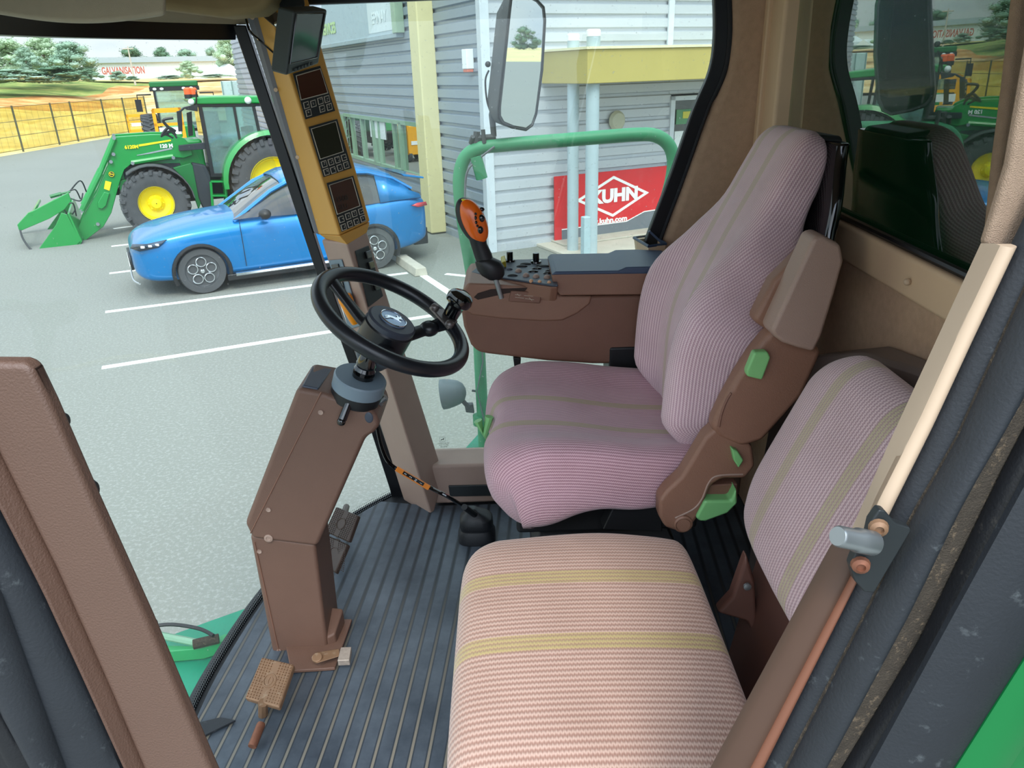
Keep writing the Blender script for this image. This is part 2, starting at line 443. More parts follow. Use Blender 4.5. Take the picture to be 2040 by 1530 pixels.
# ================================================================ workshop building
CB = at(978, 503, z=0)
def Wp(a, b, z, out=0): return CB + UAv * a + UBv * b + V((0, 0, z))
WT = 6.2
def corr(along, out, a0, a1, z0, z1, per=.21, dep=.05):
    """horizontal ribbed cladding between a0 and a1"""
    prof = [(z0, 0)]; z = math.floor(z0 / per) * per
    while z < z1 - 1e-6:
        for dz, dd in ((0, 0), (.13, 0), (.15, -dep), (.19, -dep)):
            if z0 < z + dz <= z1: prof.append((z + dz, dd))
        z += per
    prof.append((z1, 0))
    m = MB(); r = []
    for a in (a0, a1): r.append([CB + along * a + out * (.02 + d) + V((0, 0, zz)) for zz, d in prof])
    m.loft(r, caps=False, closed=False); return m
nAo = -UBv; nBo = -UAv     # outward normals of the two faces
bld = empty('workshop_building', CB, 'grey corrugated metal workshop with a cream column and a ribbon of windows', 'building')
mA = MB()
for a0, a1, z0, z1 in ((0, 2.95, 0, WT), (2.95, 8.85, 0, .93), (2.95, 8.85, 2.0, WT), (8.85, 28, 0, WT)):
    k = corr(UAv, nAo, a0, a1, z0, z1); mA.add(k.v, k.f)
mA.build('side_cladding', M_wallA, bld, smooth=False)
mB_ = MB()
for b0, b1, z0, z1 in ((0, 3.73, 0, WT), (3.73, 4.99, 2.45, WT), (4.99, 14, 0, WT)):
    k = corr(UBv, nBo, b0, b1, z0, z1); mB_.add(k.v, k.f)
mB_.build('front_cladding', M_wallB, bld, smooth=False)
core = MB()
for a, b in (((0.25, .25), (28, 3.6)),): pass
core.prism([Wp(.1, .1, WT), Wp(28, .1, WT), Wp(28, 14, WT), Wp(.1, 14, WT)], (0, 0, .12)).build('roof', M_roofgrey, bld, smooth=False)
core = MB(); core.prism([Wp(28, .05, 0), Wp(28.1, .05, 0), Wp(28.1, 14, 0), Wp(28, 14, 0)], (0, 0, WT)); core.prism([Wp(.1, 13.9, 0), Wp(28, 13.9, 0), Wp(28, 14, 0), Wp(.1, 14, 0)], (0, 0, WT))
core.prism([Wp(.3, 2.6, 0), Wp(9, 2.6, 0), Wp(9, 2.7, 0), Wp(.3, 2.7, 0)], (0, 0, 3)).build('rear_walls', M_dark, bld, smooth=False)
MB().prism([Wp(-.06, -.06, 0), Wp(.1, -.06, 0), Wp(.1, .1, 0), Wp(-.06, .1, 0)], (0, 0, WT)).build('corner_trim', M_trimw, bld, bevel=.01)
MB().prism([Wp(-.05, 3.58, 2.9), Wp(-.05, 3.70, 2.9), Wp(0, 3.70, 2.9), Wp(0, 3.58, 2.9)], (0, 0, WT - 2.9)).build('cover_strip', M_trimw, bld, bevel=.01)
cl = MB(); cl.prism([Wp(2.05, -.33, .02), Wp(2.52, -.33, .02), Wp(2.52, 0, .02), Wp(2.05, 0, .02)], (0, 0, WT)); cl.build('column', M_cream, bld, bevel=.03)
MB().prism([Wp(2.52, -.20, .15), Wp(2.66, -.20, .15), Wp(2.66, 0, .15), Wp(2.52, 0, .15)], (0, 0, WT)).build('column_flashing', mat('pale_sage', '#BFCDBE', .5), bld, bevel=.01)
# ribbon window
wf = MB()
def wbar(a0, a1, z0, z1, t=.06): wf.prism([Wp(a0, -t, z0), Wp(a1, -t, z0), Wp(a1, .04, z0), Wp(a0, .04, z0)], (0, 0, z1 - z0))
wbar(2.9, 8.9, .93, 1.0); wbar(2.9, 8.9, 1.94, 2.02)
aof = lambda px: (at(px, 300, pl=(CB, UBv)) - CB).dot(UAv)
for px, w_ in ((692, .16), (750, .07), (804, .09), (845, .07), (728, .03)): wbar(aof(px) - w_, aof(px) + w_, .96, 1.98)
for px in (708, 761, 790): wbar(aof(px) - .015, aof(px) + .015, .96, 1.98)
win = wf.build('window', M_greenframe, bld, smooth=False)
MB().prism([Wp(2.95, .0, .97), Wp(8.8, .0, .97), Wp(8.8, .01, .97), Wp(2.95, .01, .97)], (0, 0, 1.0)).build('pane', M_winglass, win, smooth=False)
MB().prism([Wp(5.5, -.012, 1.55), Wp(6.7, -.012, 1.55), Wp(6.7, -.006, 1.55), Wp(5.5, -.006, 1.55)], (0, 0, .38)).build('blind', M_offwhite, win, smooth=False)
# sign board
sb = MB(); sb.prism([Wp(3.75, -.16, 3.66), Wp(11.5, -.16, 3.66), Wp(11.5, -.02, 3.66), Wp(3.75, -.02, 3.66)], (0, 0, 1.25))
sg = sb.build('fascia_board', mat('board_grey', '#AEBEC8', .5), bld, bevel=.01)
MB().prism([Wp(3.70, -.18, 3.60), Wp(11.6, -.18, 3.60), Wp(11.6, -.02, 3.60), Wp(3.70, -.02, 3.60)], (0, 0, .09)).build('gutter', mat('gutter_grey', '#9AA9B0', .5), bld, bevel=.01)
MB().prism([Wp(3.86, -.165, 3.75), Wp(5.55, -.165, 3.75), Wp(5.55, -.16, 3.75), Wp(3.86, -.16, 3.75)], (0, 0, 1.05)).build('white_panel', mat('panel_white', '#D3DEE3', .5), sg, smooth=False)
MB().prism([Wp(3.62, -.2, 3.68), Wp(3.86, -.2, 3.68), Wp(3.86, -.02, 3.68), Wp(3.62, -.02, 3.68)], (0, 0, 1.3)).build('sage_end_post', mat('sage', '#9DB49C', .5), sg, bevel=.01)
M_gtext = mat('pale_green_letters', '#BFD9A2', .6); M_ghost = mat('ghost_letters', '#E3ECEF', .6)
text('lettering', 'EPINAY', M_ghost, sg, Wp(4.75, -.172, 4.02), -UAv, (0, 0, 1), .30, .002, .01)
text('lettering', 'SERVICES', M_gtext, sg, Wp(9.0, -.172, 4.02), -UAv, (0, 0, 1), .34, .002, .012)
# canopy over the door
zt, zb_ = 3.20, 2.72
cp = MB(); cp.prism([Wp(0, 1.05, zb_), Wp(-1.45, 1.05, zb_), Wp(-1.45, 5.6, zb_), Wp(0, 5.6, zb_)], (0, 0, zt - zb_))
can = cp.build('canopy', M_canopy, bld, bevel=.012)
MB().prism([Wp(.02, 1.02, zt), Wp(-1.48, 1.02, zt), Wp(-1.48, 5.63, zt), Wp(.02, 5.63, zt)], (0, 0, .035)).build('canopy_flashing', mat('pale_flashing', '#E6DDB4', .5), can, smooth=False)
# door
df_ = MB()
for b0, b1, z0, z1 in ((3.72, 3.82, .1, 2.42), (4.9, 5.0, .1, 2.42), (3.72, 5.0, 2.34, 2.42)):
    df_.prism([Wp(-.05, b0, z0), Wp(-.05, b1, z0), Wp(.06, b1, z0), Wp(.06, b0, z0)], (0, 0, z1 - z0))
dr = df_.build('door', M_trimw, bld, bevel=.008)
MB().prism([Wp(.02, 3.82, .1), Wp(.02, 4.9, .1), Wp(.03, 4.9, .1), Wp(.03, 3.82, .1)], (0, 0, 2.24)).build('pane', M_winglass, dr, smooth=False)
MB().prism([Wp(-.02, 3.88, 1.92), Wp(-.02, 4.86, 1.92), Wp(.0, 4.86, 1.92), Wp(.0, 3.88, 1.92)], (0, 0, .26)).build('green_sign', mat('sign_green', '#4F8A5E', .5), dr, smooth=False)
MB().prism([Wp(-.03, 4.02, 2.02), Wp(-.03, 4.8, 2.02), Wp(-.02, 4.8, 2.02), Wp(-.02, 4.02, 2.02)], (0, 0, .12)).build('yellow_strip', mat('sign_yellow', '#C9C040', .5), dr, smooth=False)
MB().prism([Wp(-.02, 3.86, .5), Wp(-.02, 4.86, .5), Wp(.0, 4.86, .5), Wp(.0, 3.86, .5)], (0, 0, 1.3)).build('white_poster', M_offwhite, dr, smooth=False)
MB().prism([Wp(.02, 3.72, 2.45), Wp(.02, 5.0, 2.45), Wp(.04, 5.0, 2.45), Wp(.04, 3.72, 2.45)], (0, 0, .3)).build('transom', M_wallB, dr, smooth=False)
# paving slab under the canopy
MB().prism([Wp(0, .9, 0), Wp(-1.9, .9, 0), Wp(-1.9, 7, 0), Wp(0, 7, 0)], (0, 0, .05)).struct('ground_paving', M_pave, bevel=.01)
MB().prism([Wp(0, 1.2, .05), Wp(-.5, 1.2, .05), Wp(-.5, 3.7, .05), Wp(0, 3.7, .05)], (0, 0, .03)).struct('ground_kerb', M_concrete, bevel=.01)
# alarm box
m = MB(); m.prism([Wp(.35, -.14, 2.98), Wp(.55, -.14, 2.98), Wp(.55, -.01, 2.98), Wp(.35, -.01, 2.98)], (0, 0, .30))
ab = empty('alarm_box', Wp(.45, 0, 2.95), 'small white alarm box on the wall by the building corner', 'alarm')
m.build('casing', M_white, ab, bevel=.01)
MB().prism([Wp(.36, -.13, 2.93), Wp(.54, -.13, 2.93), Wp(.54, -.02, 2.93), Wp(.36, -.02, 2.93)], (0, 0, .05)).build('red_lens', mat('lens_red', '#D8735A', .4), ab, bevel=.01)
m = MB(); m.lathe([(.03, 0), (.15, .02), (.17, .06), (.13, .11), (.02, .13)], Wp(-.015, 2.53, 2.06), nBo, 24)
wl = m.thing('wall_lamp', mat('lamp_cream', '#B9B8A2', .5), 'round bulkhead lamp on the wall under the canopy', 'wall lamp')
# red banner
bn = empty('banner', Wp(-.05, 2.5, .02), 'red banner with a white diamond logo leaning on the silver wall', 'banner')
def Bp(b, z, o=.06): return Wp(-o, b, z)
MB().prism([Bp(1.24, .01), Bp(3.95, .01), Bp(3.95, .42), Bp(3.25, .42), Bp(2.75, .28), Bp(1.40, .24), Bp(1.36, .01)][:0] or [Bp(1.24, .02), Bp(1.38, .02), Bp(1.38, .26), Bp(2.78, .26), Bp(3.18, .40), Bp(4.1, .42), Bp(4.1, 1.20), Bp(1.24, 1.20)], nBo * .03).build('red_face', M_red, bn, smooth=False)
MB().prism([Bp(1.38, .02), Bp(4.1, .02), Bp(4.1, .42), Bp(3.18, .40), Bp(2.78, .26), Bp(1.38, .26)], nBo * .026).build('grey_band', M_bgrey, bn, smooth=False)
m = MB()
for p, q_ in (((1.38, .25), (2.78, .25)), ((2.78, .25), (3.18, .39)), ((3.18, .39), (4.1, .41))):
    m.prism([Bp(p[0], p[1], .09), Bp(q_[0], q_[1], .09), Bp(q_[0], q_[1] + .018, .09), Bp(p[0], p[1] + .018, .09)], nBo * .004)
m.build('white_line', M_white, bn, smooth=False)
m = MB(); oc = (2.47, .745); rw, rh = .80, .37
o4 = [(oc[0] - rw, oc[1]), (oc[0], oc[1] + rh), (oc[0] + rw, oc[1]), (oc[0], oc[1] - rh)]; i4 = [(oc[0] - rw * .86, oc[1]), (oc[0], oc[1] + rh * .86), (oc[0] + rw * .86, oc[1]), (oc[0], oc[1] - rh * .86)]
for k in range(4):
    a, b, c, d = o4[k], o4[(k + 1) % 4], i4[(k + 1) % 4], i4[k]
    m.prism([Bp(*a, .09), Bp(*b, .09), Bp(*c, .09), Bp(*d, .09)], nBo * .008)
m.build('diamond', M_white, bn, smooth=False)
text('lettering', 'KUHN', M_white, bn, Bp(2.50, .755, .10), UBv, (0, 0, 1), .32, .004, .016, 1.12)
text('web_address', 'www.kuhn.com', M_white, bn, Bp(2.30, .318, .095), UBv, (0, 0, 1), .135, .003, .005, 1.15)
# pipes by the canopy
def pipe(px, py, r, h, lab, z0=0.02):
    p = at(px, py, z=0); e = empty('standpipe', p, lab, 'pipe', 'pale pipes in front of the canopy')
    MB().lathe([(r, 0.02), (r, h - .03)], p, (0, 0, 1), 20).build('shaft', M_pipe, e)
    MB().lathe([(r * 1.04, h - .10), (r * 1.04, h - .02), (r * .8, h)], p, (0, 0, 1), 20).build('cap', M_white, e)
pipe(1141, 503, .095, 3.44, 'pale pipe rising through the canopy, left of the pair')
pipe(1177, 512, .105, 3.48, 'pale pipe rising through the canopy, right of the pair')
p = at(1166, 528, z=0); MB().prism([p + UBv * -.06 + UAv * -.06, p + UBv * .06 + UAv * -.06, p + UBv * .06 + UAv * .06, p + UBv * -.06 + UAv * .06], (0, 0, .78)).thing('bollard', mat('bollard_grey', '#A9BDC2', .5), 'short square grey post in front of the right pipe', 'post', bevel=.015)

# ================================================================ fence
fpx = [(36, 301), (99, 289), (158, 282), (212, 272), (258, 265)]
pts = [at(*p, z=0) for p in fpx]
fx = -23.2
ys = [pts[0].y - 3.2 * k for k in range(5, 0, -1)] + [p.y for p in pts] + [pts[-1].y + 3.0]
fe = empty('fence', (fx, pts[2].y, 0), 'long mesh fence on dark posts at the foot of the straw bank', 'fence')
for y in ys:
    MB().lathe([(.045, -.1), (.045, 2.05)], (fx, y, 0), (0, 0, 1), 8).build('post', M_fence, fe)
m = MB()
for z in (.08, .7, 1.35, 2.0): m.tube([(fx, ys[0], z), (fx, ys[-1], z)], .012, 5)
for k in range(int((ys[-1] - ys[0]) / .5)): m.tube([(fx, ys[0] + k * .5, .05), (fx, ys[0] + k * .5, 2.0)], .003, 4)
m.build('wire', M_fence, fe)
M_net = glass('fence_netting', '#F6EFC8', .22, '#CFBD80', refl=0.0, dscale=1.2)
MB().prism([(fx - .03, ys[0], .05), (fx - .03, ys[-1], .05), (fx - .03, ys[-1], 2.0), (fx - .03, ys[0], 2.0)], (.01, 0, 0)).build('netting', M_net, fe, smooth=False)

# ================================================================ trees, far buildings
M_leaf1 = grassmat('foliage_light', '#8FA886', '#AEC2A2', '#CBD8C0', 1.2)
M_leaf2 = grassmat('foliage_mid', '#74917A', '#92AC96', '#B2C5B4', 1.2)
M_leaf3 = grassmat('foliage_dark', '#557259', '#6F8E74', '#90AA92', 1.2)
M_bark = mat('bark', '#6B5D4C', .9)
def crown_mesh(seed, n=40, leaves=5200):
    rnd = random.Random(seed); m = MB(); blobs = []
    for i in range(n):
        a = rnd.uniform(0, 2 * PI); h = rnd.uniform(.12, .95); rr = rnd.uniform(0, .42) * math.sin(PI * min(.97, h * .85 + .12))
        r = rnd.uniform(.09, .17) * (1.1 - h * .35)
        blobs.append((V((rr * math.cos(a), rr * math.sin(a), h)), r))
    for c, r in blobs:
        m.ball(c, r * .72, 9, 6)
    for i in range(leaves):
        c, r = rnd.choice(blobs); d = V((rnd.gauss(0, 1), rnd.gauss(0, 1), rnd.gauss(0, 1))).normalized()
        p = c + d * r * rnd.uniform(.70, 1.25); s = rnd.uniform(.008, .018)
        a = V((rnd.gauss(0, 1), rnd.gauss(0, 1), rnd.gauss(0, 1))).normalized(); b = d.cross(a).normalized() * s; a = a * s
        m.add([p - a, p - b, p + a, p + b], [(0, 1, 2, 3)])
    return m
CR = [crown_mesh(s) for s in (3, 11, 23)]
CRD = {}
def tree(px, py_top, dist, wpx, lab, mt, kind, group='trees on the skyline', z0=3.6, name='tree', trunk=True, cat='tree'):
    r = ray(px, 150); az = V((r.x, r.y, 0)).normalized(); base = az * dist; base.z = z0
    rt = ray(px, py_top); zt_ = HC + rt.z / math.hypot(rt.x, rt.y) * dist
    h = zt_ - z0; wd = wpx / FPX * dist
    t = empty(name, base, lab, cat, group)
    key = (kind, mt.name)
    m = MB(); m.v = [V(p) for p in CR[kind].v]; m.f = CR[kind].f; m.mi = [0] * len(m.f)
    if key in CRD:
        o = bpy.data.objects.new('foliage', CRD[key]); COL.objects.link(o); o.parent = t
    else:
        o = m.build('foliage', mt, t, local=True, angle=60); CRD[key] = o.data
    o.scale = (wd * 1.22, wd * 1.22, h * 1.0)
    if trunk:
        MB().tube([(0, 0, -.3), (wd * .01, 0, h * .35), (0, wd * .02, h * .7)], [.05 * wd + .1, .03 * wd + .05, .05], 7).build('trunk', M_bark, t, local=True)
    return t
G = 'trees on the skyline'
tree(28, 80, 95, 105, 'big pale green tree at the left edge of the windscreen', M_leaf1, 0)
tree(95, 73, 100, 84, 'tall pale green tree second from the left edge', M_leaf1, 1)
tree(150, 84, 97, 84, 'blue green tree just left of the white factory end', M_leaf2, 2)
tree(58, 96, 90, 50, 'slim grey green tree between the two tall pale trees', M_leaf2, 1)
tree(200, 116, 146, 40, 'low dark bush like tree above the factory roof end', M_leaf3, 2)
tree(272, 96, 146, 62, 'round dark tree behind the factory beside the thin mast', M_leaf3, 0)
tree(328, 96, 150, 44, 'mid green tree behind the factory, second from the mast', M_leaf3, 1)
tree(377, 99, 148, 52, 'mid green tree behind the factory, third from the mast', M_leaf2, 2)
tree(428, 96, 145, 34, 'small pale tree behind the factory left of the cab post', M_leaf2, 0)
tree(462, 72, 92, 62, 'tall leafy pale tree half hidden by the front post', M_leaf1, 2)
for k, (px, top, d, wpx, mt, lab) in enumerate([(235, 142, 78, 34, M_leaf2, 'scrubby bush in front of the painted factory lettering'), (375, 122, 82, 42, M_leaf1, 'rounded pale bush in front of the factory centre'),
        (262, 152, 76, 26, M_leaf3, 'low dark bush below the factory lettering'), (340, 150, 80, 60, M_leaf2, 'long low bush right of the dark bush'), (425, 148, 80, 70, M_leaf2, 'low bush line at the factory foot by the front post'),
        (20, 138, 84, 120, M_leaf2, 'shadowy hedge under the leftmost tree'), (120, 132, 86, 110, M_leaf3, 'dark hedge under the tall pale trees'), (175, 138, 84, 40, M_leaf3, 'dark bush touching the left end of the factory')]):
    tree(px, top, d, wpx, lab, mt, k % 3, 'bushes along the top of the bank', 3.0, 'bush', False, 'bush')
# trees seen only through the mirror, far behind the machine
for k in range(13):
    t = empty('tree', (320, -140 + k * 17, -.1), 'dark conifer in the tree line shown by the outside mirror', 'tree', 'far tree line behind the machine')
    o = bpy.data.objects.new('foliage', CRD[(k % 3, 'foliage_dark')]) if (k % 3, 'foliage_dark') in CRD else bpy.data.objects.new('foliage', list(CRD.values())[0])
    COL.objects.link(o); o.parent = t; s = random.uniform(12, 15); o.scale = (s, s, random.uniform(6.5, 8.5))

def faraz(px, dist, z=0.0):
    r = ray(px, 150); a = V((r.x, r.y, 0)).normalized() * dist; a.z = z; return a
def zpx(px, py, dist):
    r = ray(px, py); return HC + r.z / math.hypot(r.x, r.y) * dist
D = 112
g0 = faraz(184, D); g1 = faraz(330, D * 1.02); g2 = faraz(475, D * 1.04)
zt = zpx(184, 126, D); zb2 = 3.2
fac = empty('factory_building', V((g1.x, g1.y, zb2)), 'long white factory with red painted lettering on the skyline', 'building')
dd = (g2 - g0).normalized(); nn = V((-dd.y, dd.x, 0))
if nn.dot(g1) < 0: nn = -nn
MB().prism([V((g0.x, g0.y, zb2)), V((g2.x, g2.y, zb2)), V((g2.x, g2.y, zt)), V((g0.x, g0.y, zt))], nn * 5).build('wall', M_offwhite, fac, smooth=False)
MB().prism([V((g0.x, g0.y, zt)) - nn * .4 - dd * .5, V((g2.x, g2.y, zt)) - nn * .4, V((g2.x, g2.y, zt + .62)) - nn * .4, V((g0.x, g0.y, zt + .62)) - nn * .4 - dd * .5], nn * 6).build('roof_edge', M_roofgrey, fac, smooth=False)
text('lettering', 'GALVANISATION', M_redtxt, fac, (faraz(246, D * .99) - nn * .5) + V((0, 0, zpx(243, 141.5, D))), dd, (0, 0, 1), 1.12, .02, .03, .56)
# mast
b = faraz(266, 85, 2.6); MB().tube([b, V((b.x, b.y, zpx(262, 92, 85)))], [.10, .05], 8).tube([V((b.x - .5, b.y, zpx(262, 97, 85))), V((b.x + .5, b.y, zpx(262, 97, 85)))], .05, 6).thing('mast', M_concrete, 'thin pale mast rising in front of the round dark tree', 'mast')
# low white sheds right of the factory
for (x0, x1, yt, lab) in ((400, 432, 150, 'low white shed roof beside the factory, left one'), (440, 480, 140, 'low white shed roof near the front post')):
    a, b2 = faraz(x0, 90), faraz(x1, 90); z1 = zpx(x0, yt, 90)
    MB().hull8([V((a.x, a.y, 3)), V((b2.x, b2.y, 3)), V((b2.x, b2.y, z1)), V(((a.x + b2.x) / 2, (a.y + b2.y) / 2, z1 + .6)), V((a.x, a.y, z1))], [p + nn * 5 for p in (V((a.x, a.y, 3)), V((b2.x, b2.y, 3)), V((b2.x, b2.y, z1)), V(((a.x + b2.x) / 2, (a.y + b2.y) / 2, z1 + .6)), V((a.x, a.y, z1)))]).thing('shed', M_offwhite, lab, 'shed', smooth=False)
# container by the front post
c0 = faraz(437, 43, 0); c1 = faraz(478, 43, 0); zc = zpx(437, 162, 43)
e = empty('container', V(((c0.x + c1.x) / 2, c0.y, 0)), 'pale green container standing beyond the tractor roof', 'container')
d3 = (c1 - c0).normalized(); n3 = V((-d3.y, d3.x, 0))
MB().prism([c0, c1, c1 + n3 * 2.2, c0 + n3 * 2.2], (0, 0, zc)).build('body', mat('container_mint', '#BFD6D2', .6), e, bevel=.03)
m = MB()
for t in (.02, .5, .93): m.prism([c0 + (c1 - c0) * t - n3 * .04, c0 + (c1 - c0) * (t + .05) - n3 * .04, c0 + (c1 - c0) * (t + .05), c0 + (c1 - c0) * t], (0, 0, zc))
m.build('door_bars', mat('container_frame', '#7E9C96', .6), e, smooth=False)
# ================================================================ blue car
cf = at(413, 586, z=0); cr_ = at(756, 537, z=0); cdv = (cf - cr_).normalized()
car = empty('car', cf, 'bright blue crossover parked nose left in front of the grey building', 'car', rz=math.atan2(cdv.y, cdv.x))
CW = 1.84
# stations: x, half width, underside z, belt z, centre top z
st = [(.90, .50, .40, .66, .70), (.86, .66, .30, .74, .78), (.74, .80, .22, .82, .88), (.50, .89, .20, .88, .96), (.15, .915, .19, .93, 1.03), (-.25, .92, .19, .96, 1.08), (-.75, .92, .19, .98, 1.12),
      (-1.4, .915, .20, 1.00, 1.10), (-2.2, .92, .20, 1.02, 1.12), (-2.8, .925, .21, 1.06, 1.14), (-3.2, .91, .24, 1.10, 1.17), (-3.45, .86, .30, 1.08, 1.14), (-3.60, .78, .36, 1.02, 1.06), (-3.63, .60, .42, .95, .98)]
rings = []
for x, hw, zb, zs, zc in st:
    half = [(hw * .86, zb), (hw * .97, zb + .07), (hw * .985, zb + .22), (hw, (zb + zs) / 2 + .05), (hw * .985, zs - .09), (hw * .94, zs), (hw * .72, lerp(zs, zc, .62)), (hw * .35, zc - .01)]
    ring = [(x, -CW / 2 + y, z) for y, z in half] + [(x, -CW / 2 - y, z) for y, z in half[::-1]]
    rings.append([V(p) for p in ring])
b = MB(); b.loft(rings); body = b.build('body', M_blue, car, local=True, sub=2, angle=80)
bpy.context.view_layer.update()
for wx in (0, -2.636):
    for yc in (.0, -CW):
        c = MB(); c.lathe([(.375, -.26), (.375, .26)], (wx, yc, .33), (0, 1, 0), 32)
        k = c.build('cutter', M_black, car, local=True, smooth=False); bpy.context.view_layer.update(); bool_cut(body, k)
body.data.shade_smooth(); body.data.set_sharp_from_angle(angle=math.radians(40))
gs = [(-.55, .80, 1.05, 1.04), (-.80, .76, 1.07, 1.20), (-1.15, .72, 1.05, 1.42), (-1.5, .66, 1.04, 1.56), (-2.1, .64, 1.05, 1.60), (-2.7, .63, 1.08, 1.56), (-3.1, .64, 1.10, 1.44), (-3.42, .68, 1.10, 1.24), (-3.5, .70, 1.10, 1.13)]
rg = []
for x, hw, z0, z1 in gs:
    wb_ = .86
    rg.append([V((x, -CW / 2 + y, z)) for y, z in ((wb_, z0 - .03), (lerp(wb_, hw, .5), lerp(z0, z1, .5)), (hw, z1 - .05), (hw * .8, z1 - .005), (0, z1 + .02), (-hw * .8, z1 - .005), (-hw, z1 - .05), (-lerp(wb_, hw, .5), lerp(z0, z1, .5)), (-wb_, z0 - .03))])
g = MB(); g.loft(rg, caps=False, closed=False); g.build('windows', M_carglass, car, local=True, angle=60, sub=1)
rf = MB()
def skin(x0, x1, fn, m=rf, th=.012):
    pass
def gpt(x, k):
    """point on the glasshouse at station x, outline index k 0..8"""
    for (a, ra), (b2, rb) in zip([(q[0], r) for q, r in zip(gs, rg)], [(q[0], r) for q, r in zip(gs, rg)][1:]):
        if b2 <= x <= a:
            t = (x - a) / (b2 - a); return ra[k] * (1 - t) + rb[k] * t
    return rg[-1][k].copy()
roof = MB(); R_ = []
for i in range(19):
    x = lerp(-1.32, -3.1, i / 18); c = gpt(x, 4)
    R_.append([gpt(x, k) + V((0, 0, .012)) for k in (2, 3, 4, 5, 6)])
roof.loft(R_, caps=False, closed=False).build('roof_panel', M_blue, car, local=True, angle=60, solid=.02)
pl_ = MB()
def strip(pts, wv, out=.012):
    for a, b2 in zip(pts, pts[1:]):
        a, b2 = V(a), V(b2); pl_.hull8([a, b2, b2 + V(wv), a + V(wv)], [p + V((0, out, 0)) for p in (a, b2, b2 + V(wv), a + V(wv))])
for side, sgn in ((0, 1), (8, -1)):
    kk = (0, 1, 2) if side == 0 else (8, 7, 6)
    rail = [gpt(x, kk[2]) + V((0, 0, 0)) for x in (-.56, -.8, -1.15, -1.5, -2.1, -2.7, -3.1, -3.4)]
    pl_.tube([p + V((0, .008 * sgn, .0)) for p in rail], .032, 6)
    for x in (-1.86,): pl_.tube([gpt(x, kk[0]) + V((0, .005 * sgn, 0)), gpt(x - .03, kk[1]) + V((0, .006 * sgn, 0)), gpt(x - .05, kk[2])], .028, 6)
pl_.build('pillars', M_blue, car, local=True)
rp_ = MB()
R2 = []
for x in (-2.75, -2.95, -3.2, -3.44):
    R2.append([gpt(x - .05, k) + V((0, (.012 if k < 4 else -.012), 0)) for k in (0, 1, 2)])
rp_.loft(R2, caps=False, closed=False)
rp_.build('rear_quarter', M_blue, car, local=True, solid=.015)
MB().hull8([V((-3.30, -.25, 1.40)), V((-3.66, -.30, 1.33)), V((-3.66, -CW + .30, 1.33)), V((-3.30, -CW + .25, 1.40))], [V((-3.25, -.25, 1.45)), V((-3.66, -.30, 1.36)), V((-3.66, -CW + .30, 1.36)), V((-3.25, -CW + .25, 1.45))]).build('spoiler', M_blue, car, local=True, bevel=.01)
sl = MB()
for y in (.012, -CW - .012): sl.tube([(-.45, y, .235), (-2.2, y, .245)], .03, 6)
build_each(sl, 'sill_trim', M_chrome, car, local=True)
sl = MB()
for y in (-.01, -CW + .01):
    sl.box((-1.3, y, .20), (1.95, .06, .10)); 
sl.box((-3.52, -CW / 2, .40), (.26, 1.3, .28)); sl.build('lower_trim', M_black, car, local=True, bevel=.02)
for wx, nm in ((0, 'front'), (-2.636, 'rear')):
    for yc, sg_ in ((-.012, 1), (-CW + .012, -1)):
        a = MB(); rr = [V((wx + .395 * math.cos(t), yc, .33 + .395 * math.sin(t))) for t in [PI * (-.12 + 1.24 * k / 20) for k in range(21)]]
        a.tube(rr, .028, 6).build('arch_trim', M_black, car, local=True)
        wy = yc - .02 * sg_
        t = MB(); t.lathe([(.20, -.22 * sg_), (.30, -.22 * sg_), (.335, -.19 * sg_), (.34, -.03 * sg_), (.325, 0), (.245, .0), (.235, -.03 * sg_)], (wx, wy, .34), (0, 1, 0), 40)
        ty = t.build('wheel', M_tyre, car, local=True)
        d = MB(); d.lathe([(.24, -.10 * sg_), (.24, -.02 * sg_), (.232, -.012 * sg_), (.222, -.03 * sg_), (.215, -.09 * sg_)], (wx, wy, .34), (0, 1, 0), 36)
        d.lathe([(.22, -.10 * sg_), (.0, -.10 * sg_)][:1] + [(.01, -.10 * sg_)], (wx, wy, .34), (0, 1, 0), 24)
        for k in range(5):
            an = 2 * PI * k / 5 + PI / 2; c0_ = V((wx + .135 * math.cos(an), wy - .018 * sg_, .34 + .135 * math.sin(an)))
            d.tube([c0_ + V((.068 * math.cos(q), 0, .068 * math.sin(q))) for q in [2 * PI * j / 20 for j in range(20)]], .011, 6, loop=True)
        d.lathe([(.035, -.03 * sg_), (.03, -.005 * sg_), (.01, 0)], (wx, wy, .34), (0, 1, 0), 14)
        rim = d.build('rim', M_chrome, ty, local=True)
hl = MB(); hl.add([(.80, -.30, .80), (.62, -.075, .82), (.36, -.02, .86), (.50, -.035, .76), (.74, -.12, .72), (.84, -.32, .74)], [(0, 1, 2, 3, 4, 5)])
hl.v = [p + V((.035, .02, 0)) for p in hl.v]; hl.build('headlight', mat('lamp_lens', '#3E4C5C', .08, .3), car, local=True, solid=.03)
hl = MB(); hl.box((.62, -.045, .79), (.05, .03, .03), Matrix.Rotation(-.5, 3, 'Z')); hl.box((.72, -.10, .775), (.05, .03, .03), Matrix.Rotation(-.7, 3, 'Z')); hl.box((.53, -.02, .80), (.05, .03, .03), Matrix.Rotation(-.3, 3, 'Z')); build_each(hl, 'headlight_bulb', M_white, car, local=True)
MB().add([(.905, -.62, .36), (.905, -CW + .62, .36), (.915, -CW + .55, .58), (.915, -.55, .58)], [(0, 1, 2, 3)]).build('grille', M_black, car, local=True, solid=.04)
MB().box((.93, -CW / 2, .47), (.02, .52, .12)).build('number_plate', M_white, car, local=True, bevel=.004)
pt = [c for c in bpy.data.objects if c.name.startswith('number_plate')][-1]
tx = text('plate_lettering', 'GL-JX', mat('ink', '#2A2F36', .5), None, (0, 0, 0), (1, 0, 0), (0, 1, 0), .10, .001)
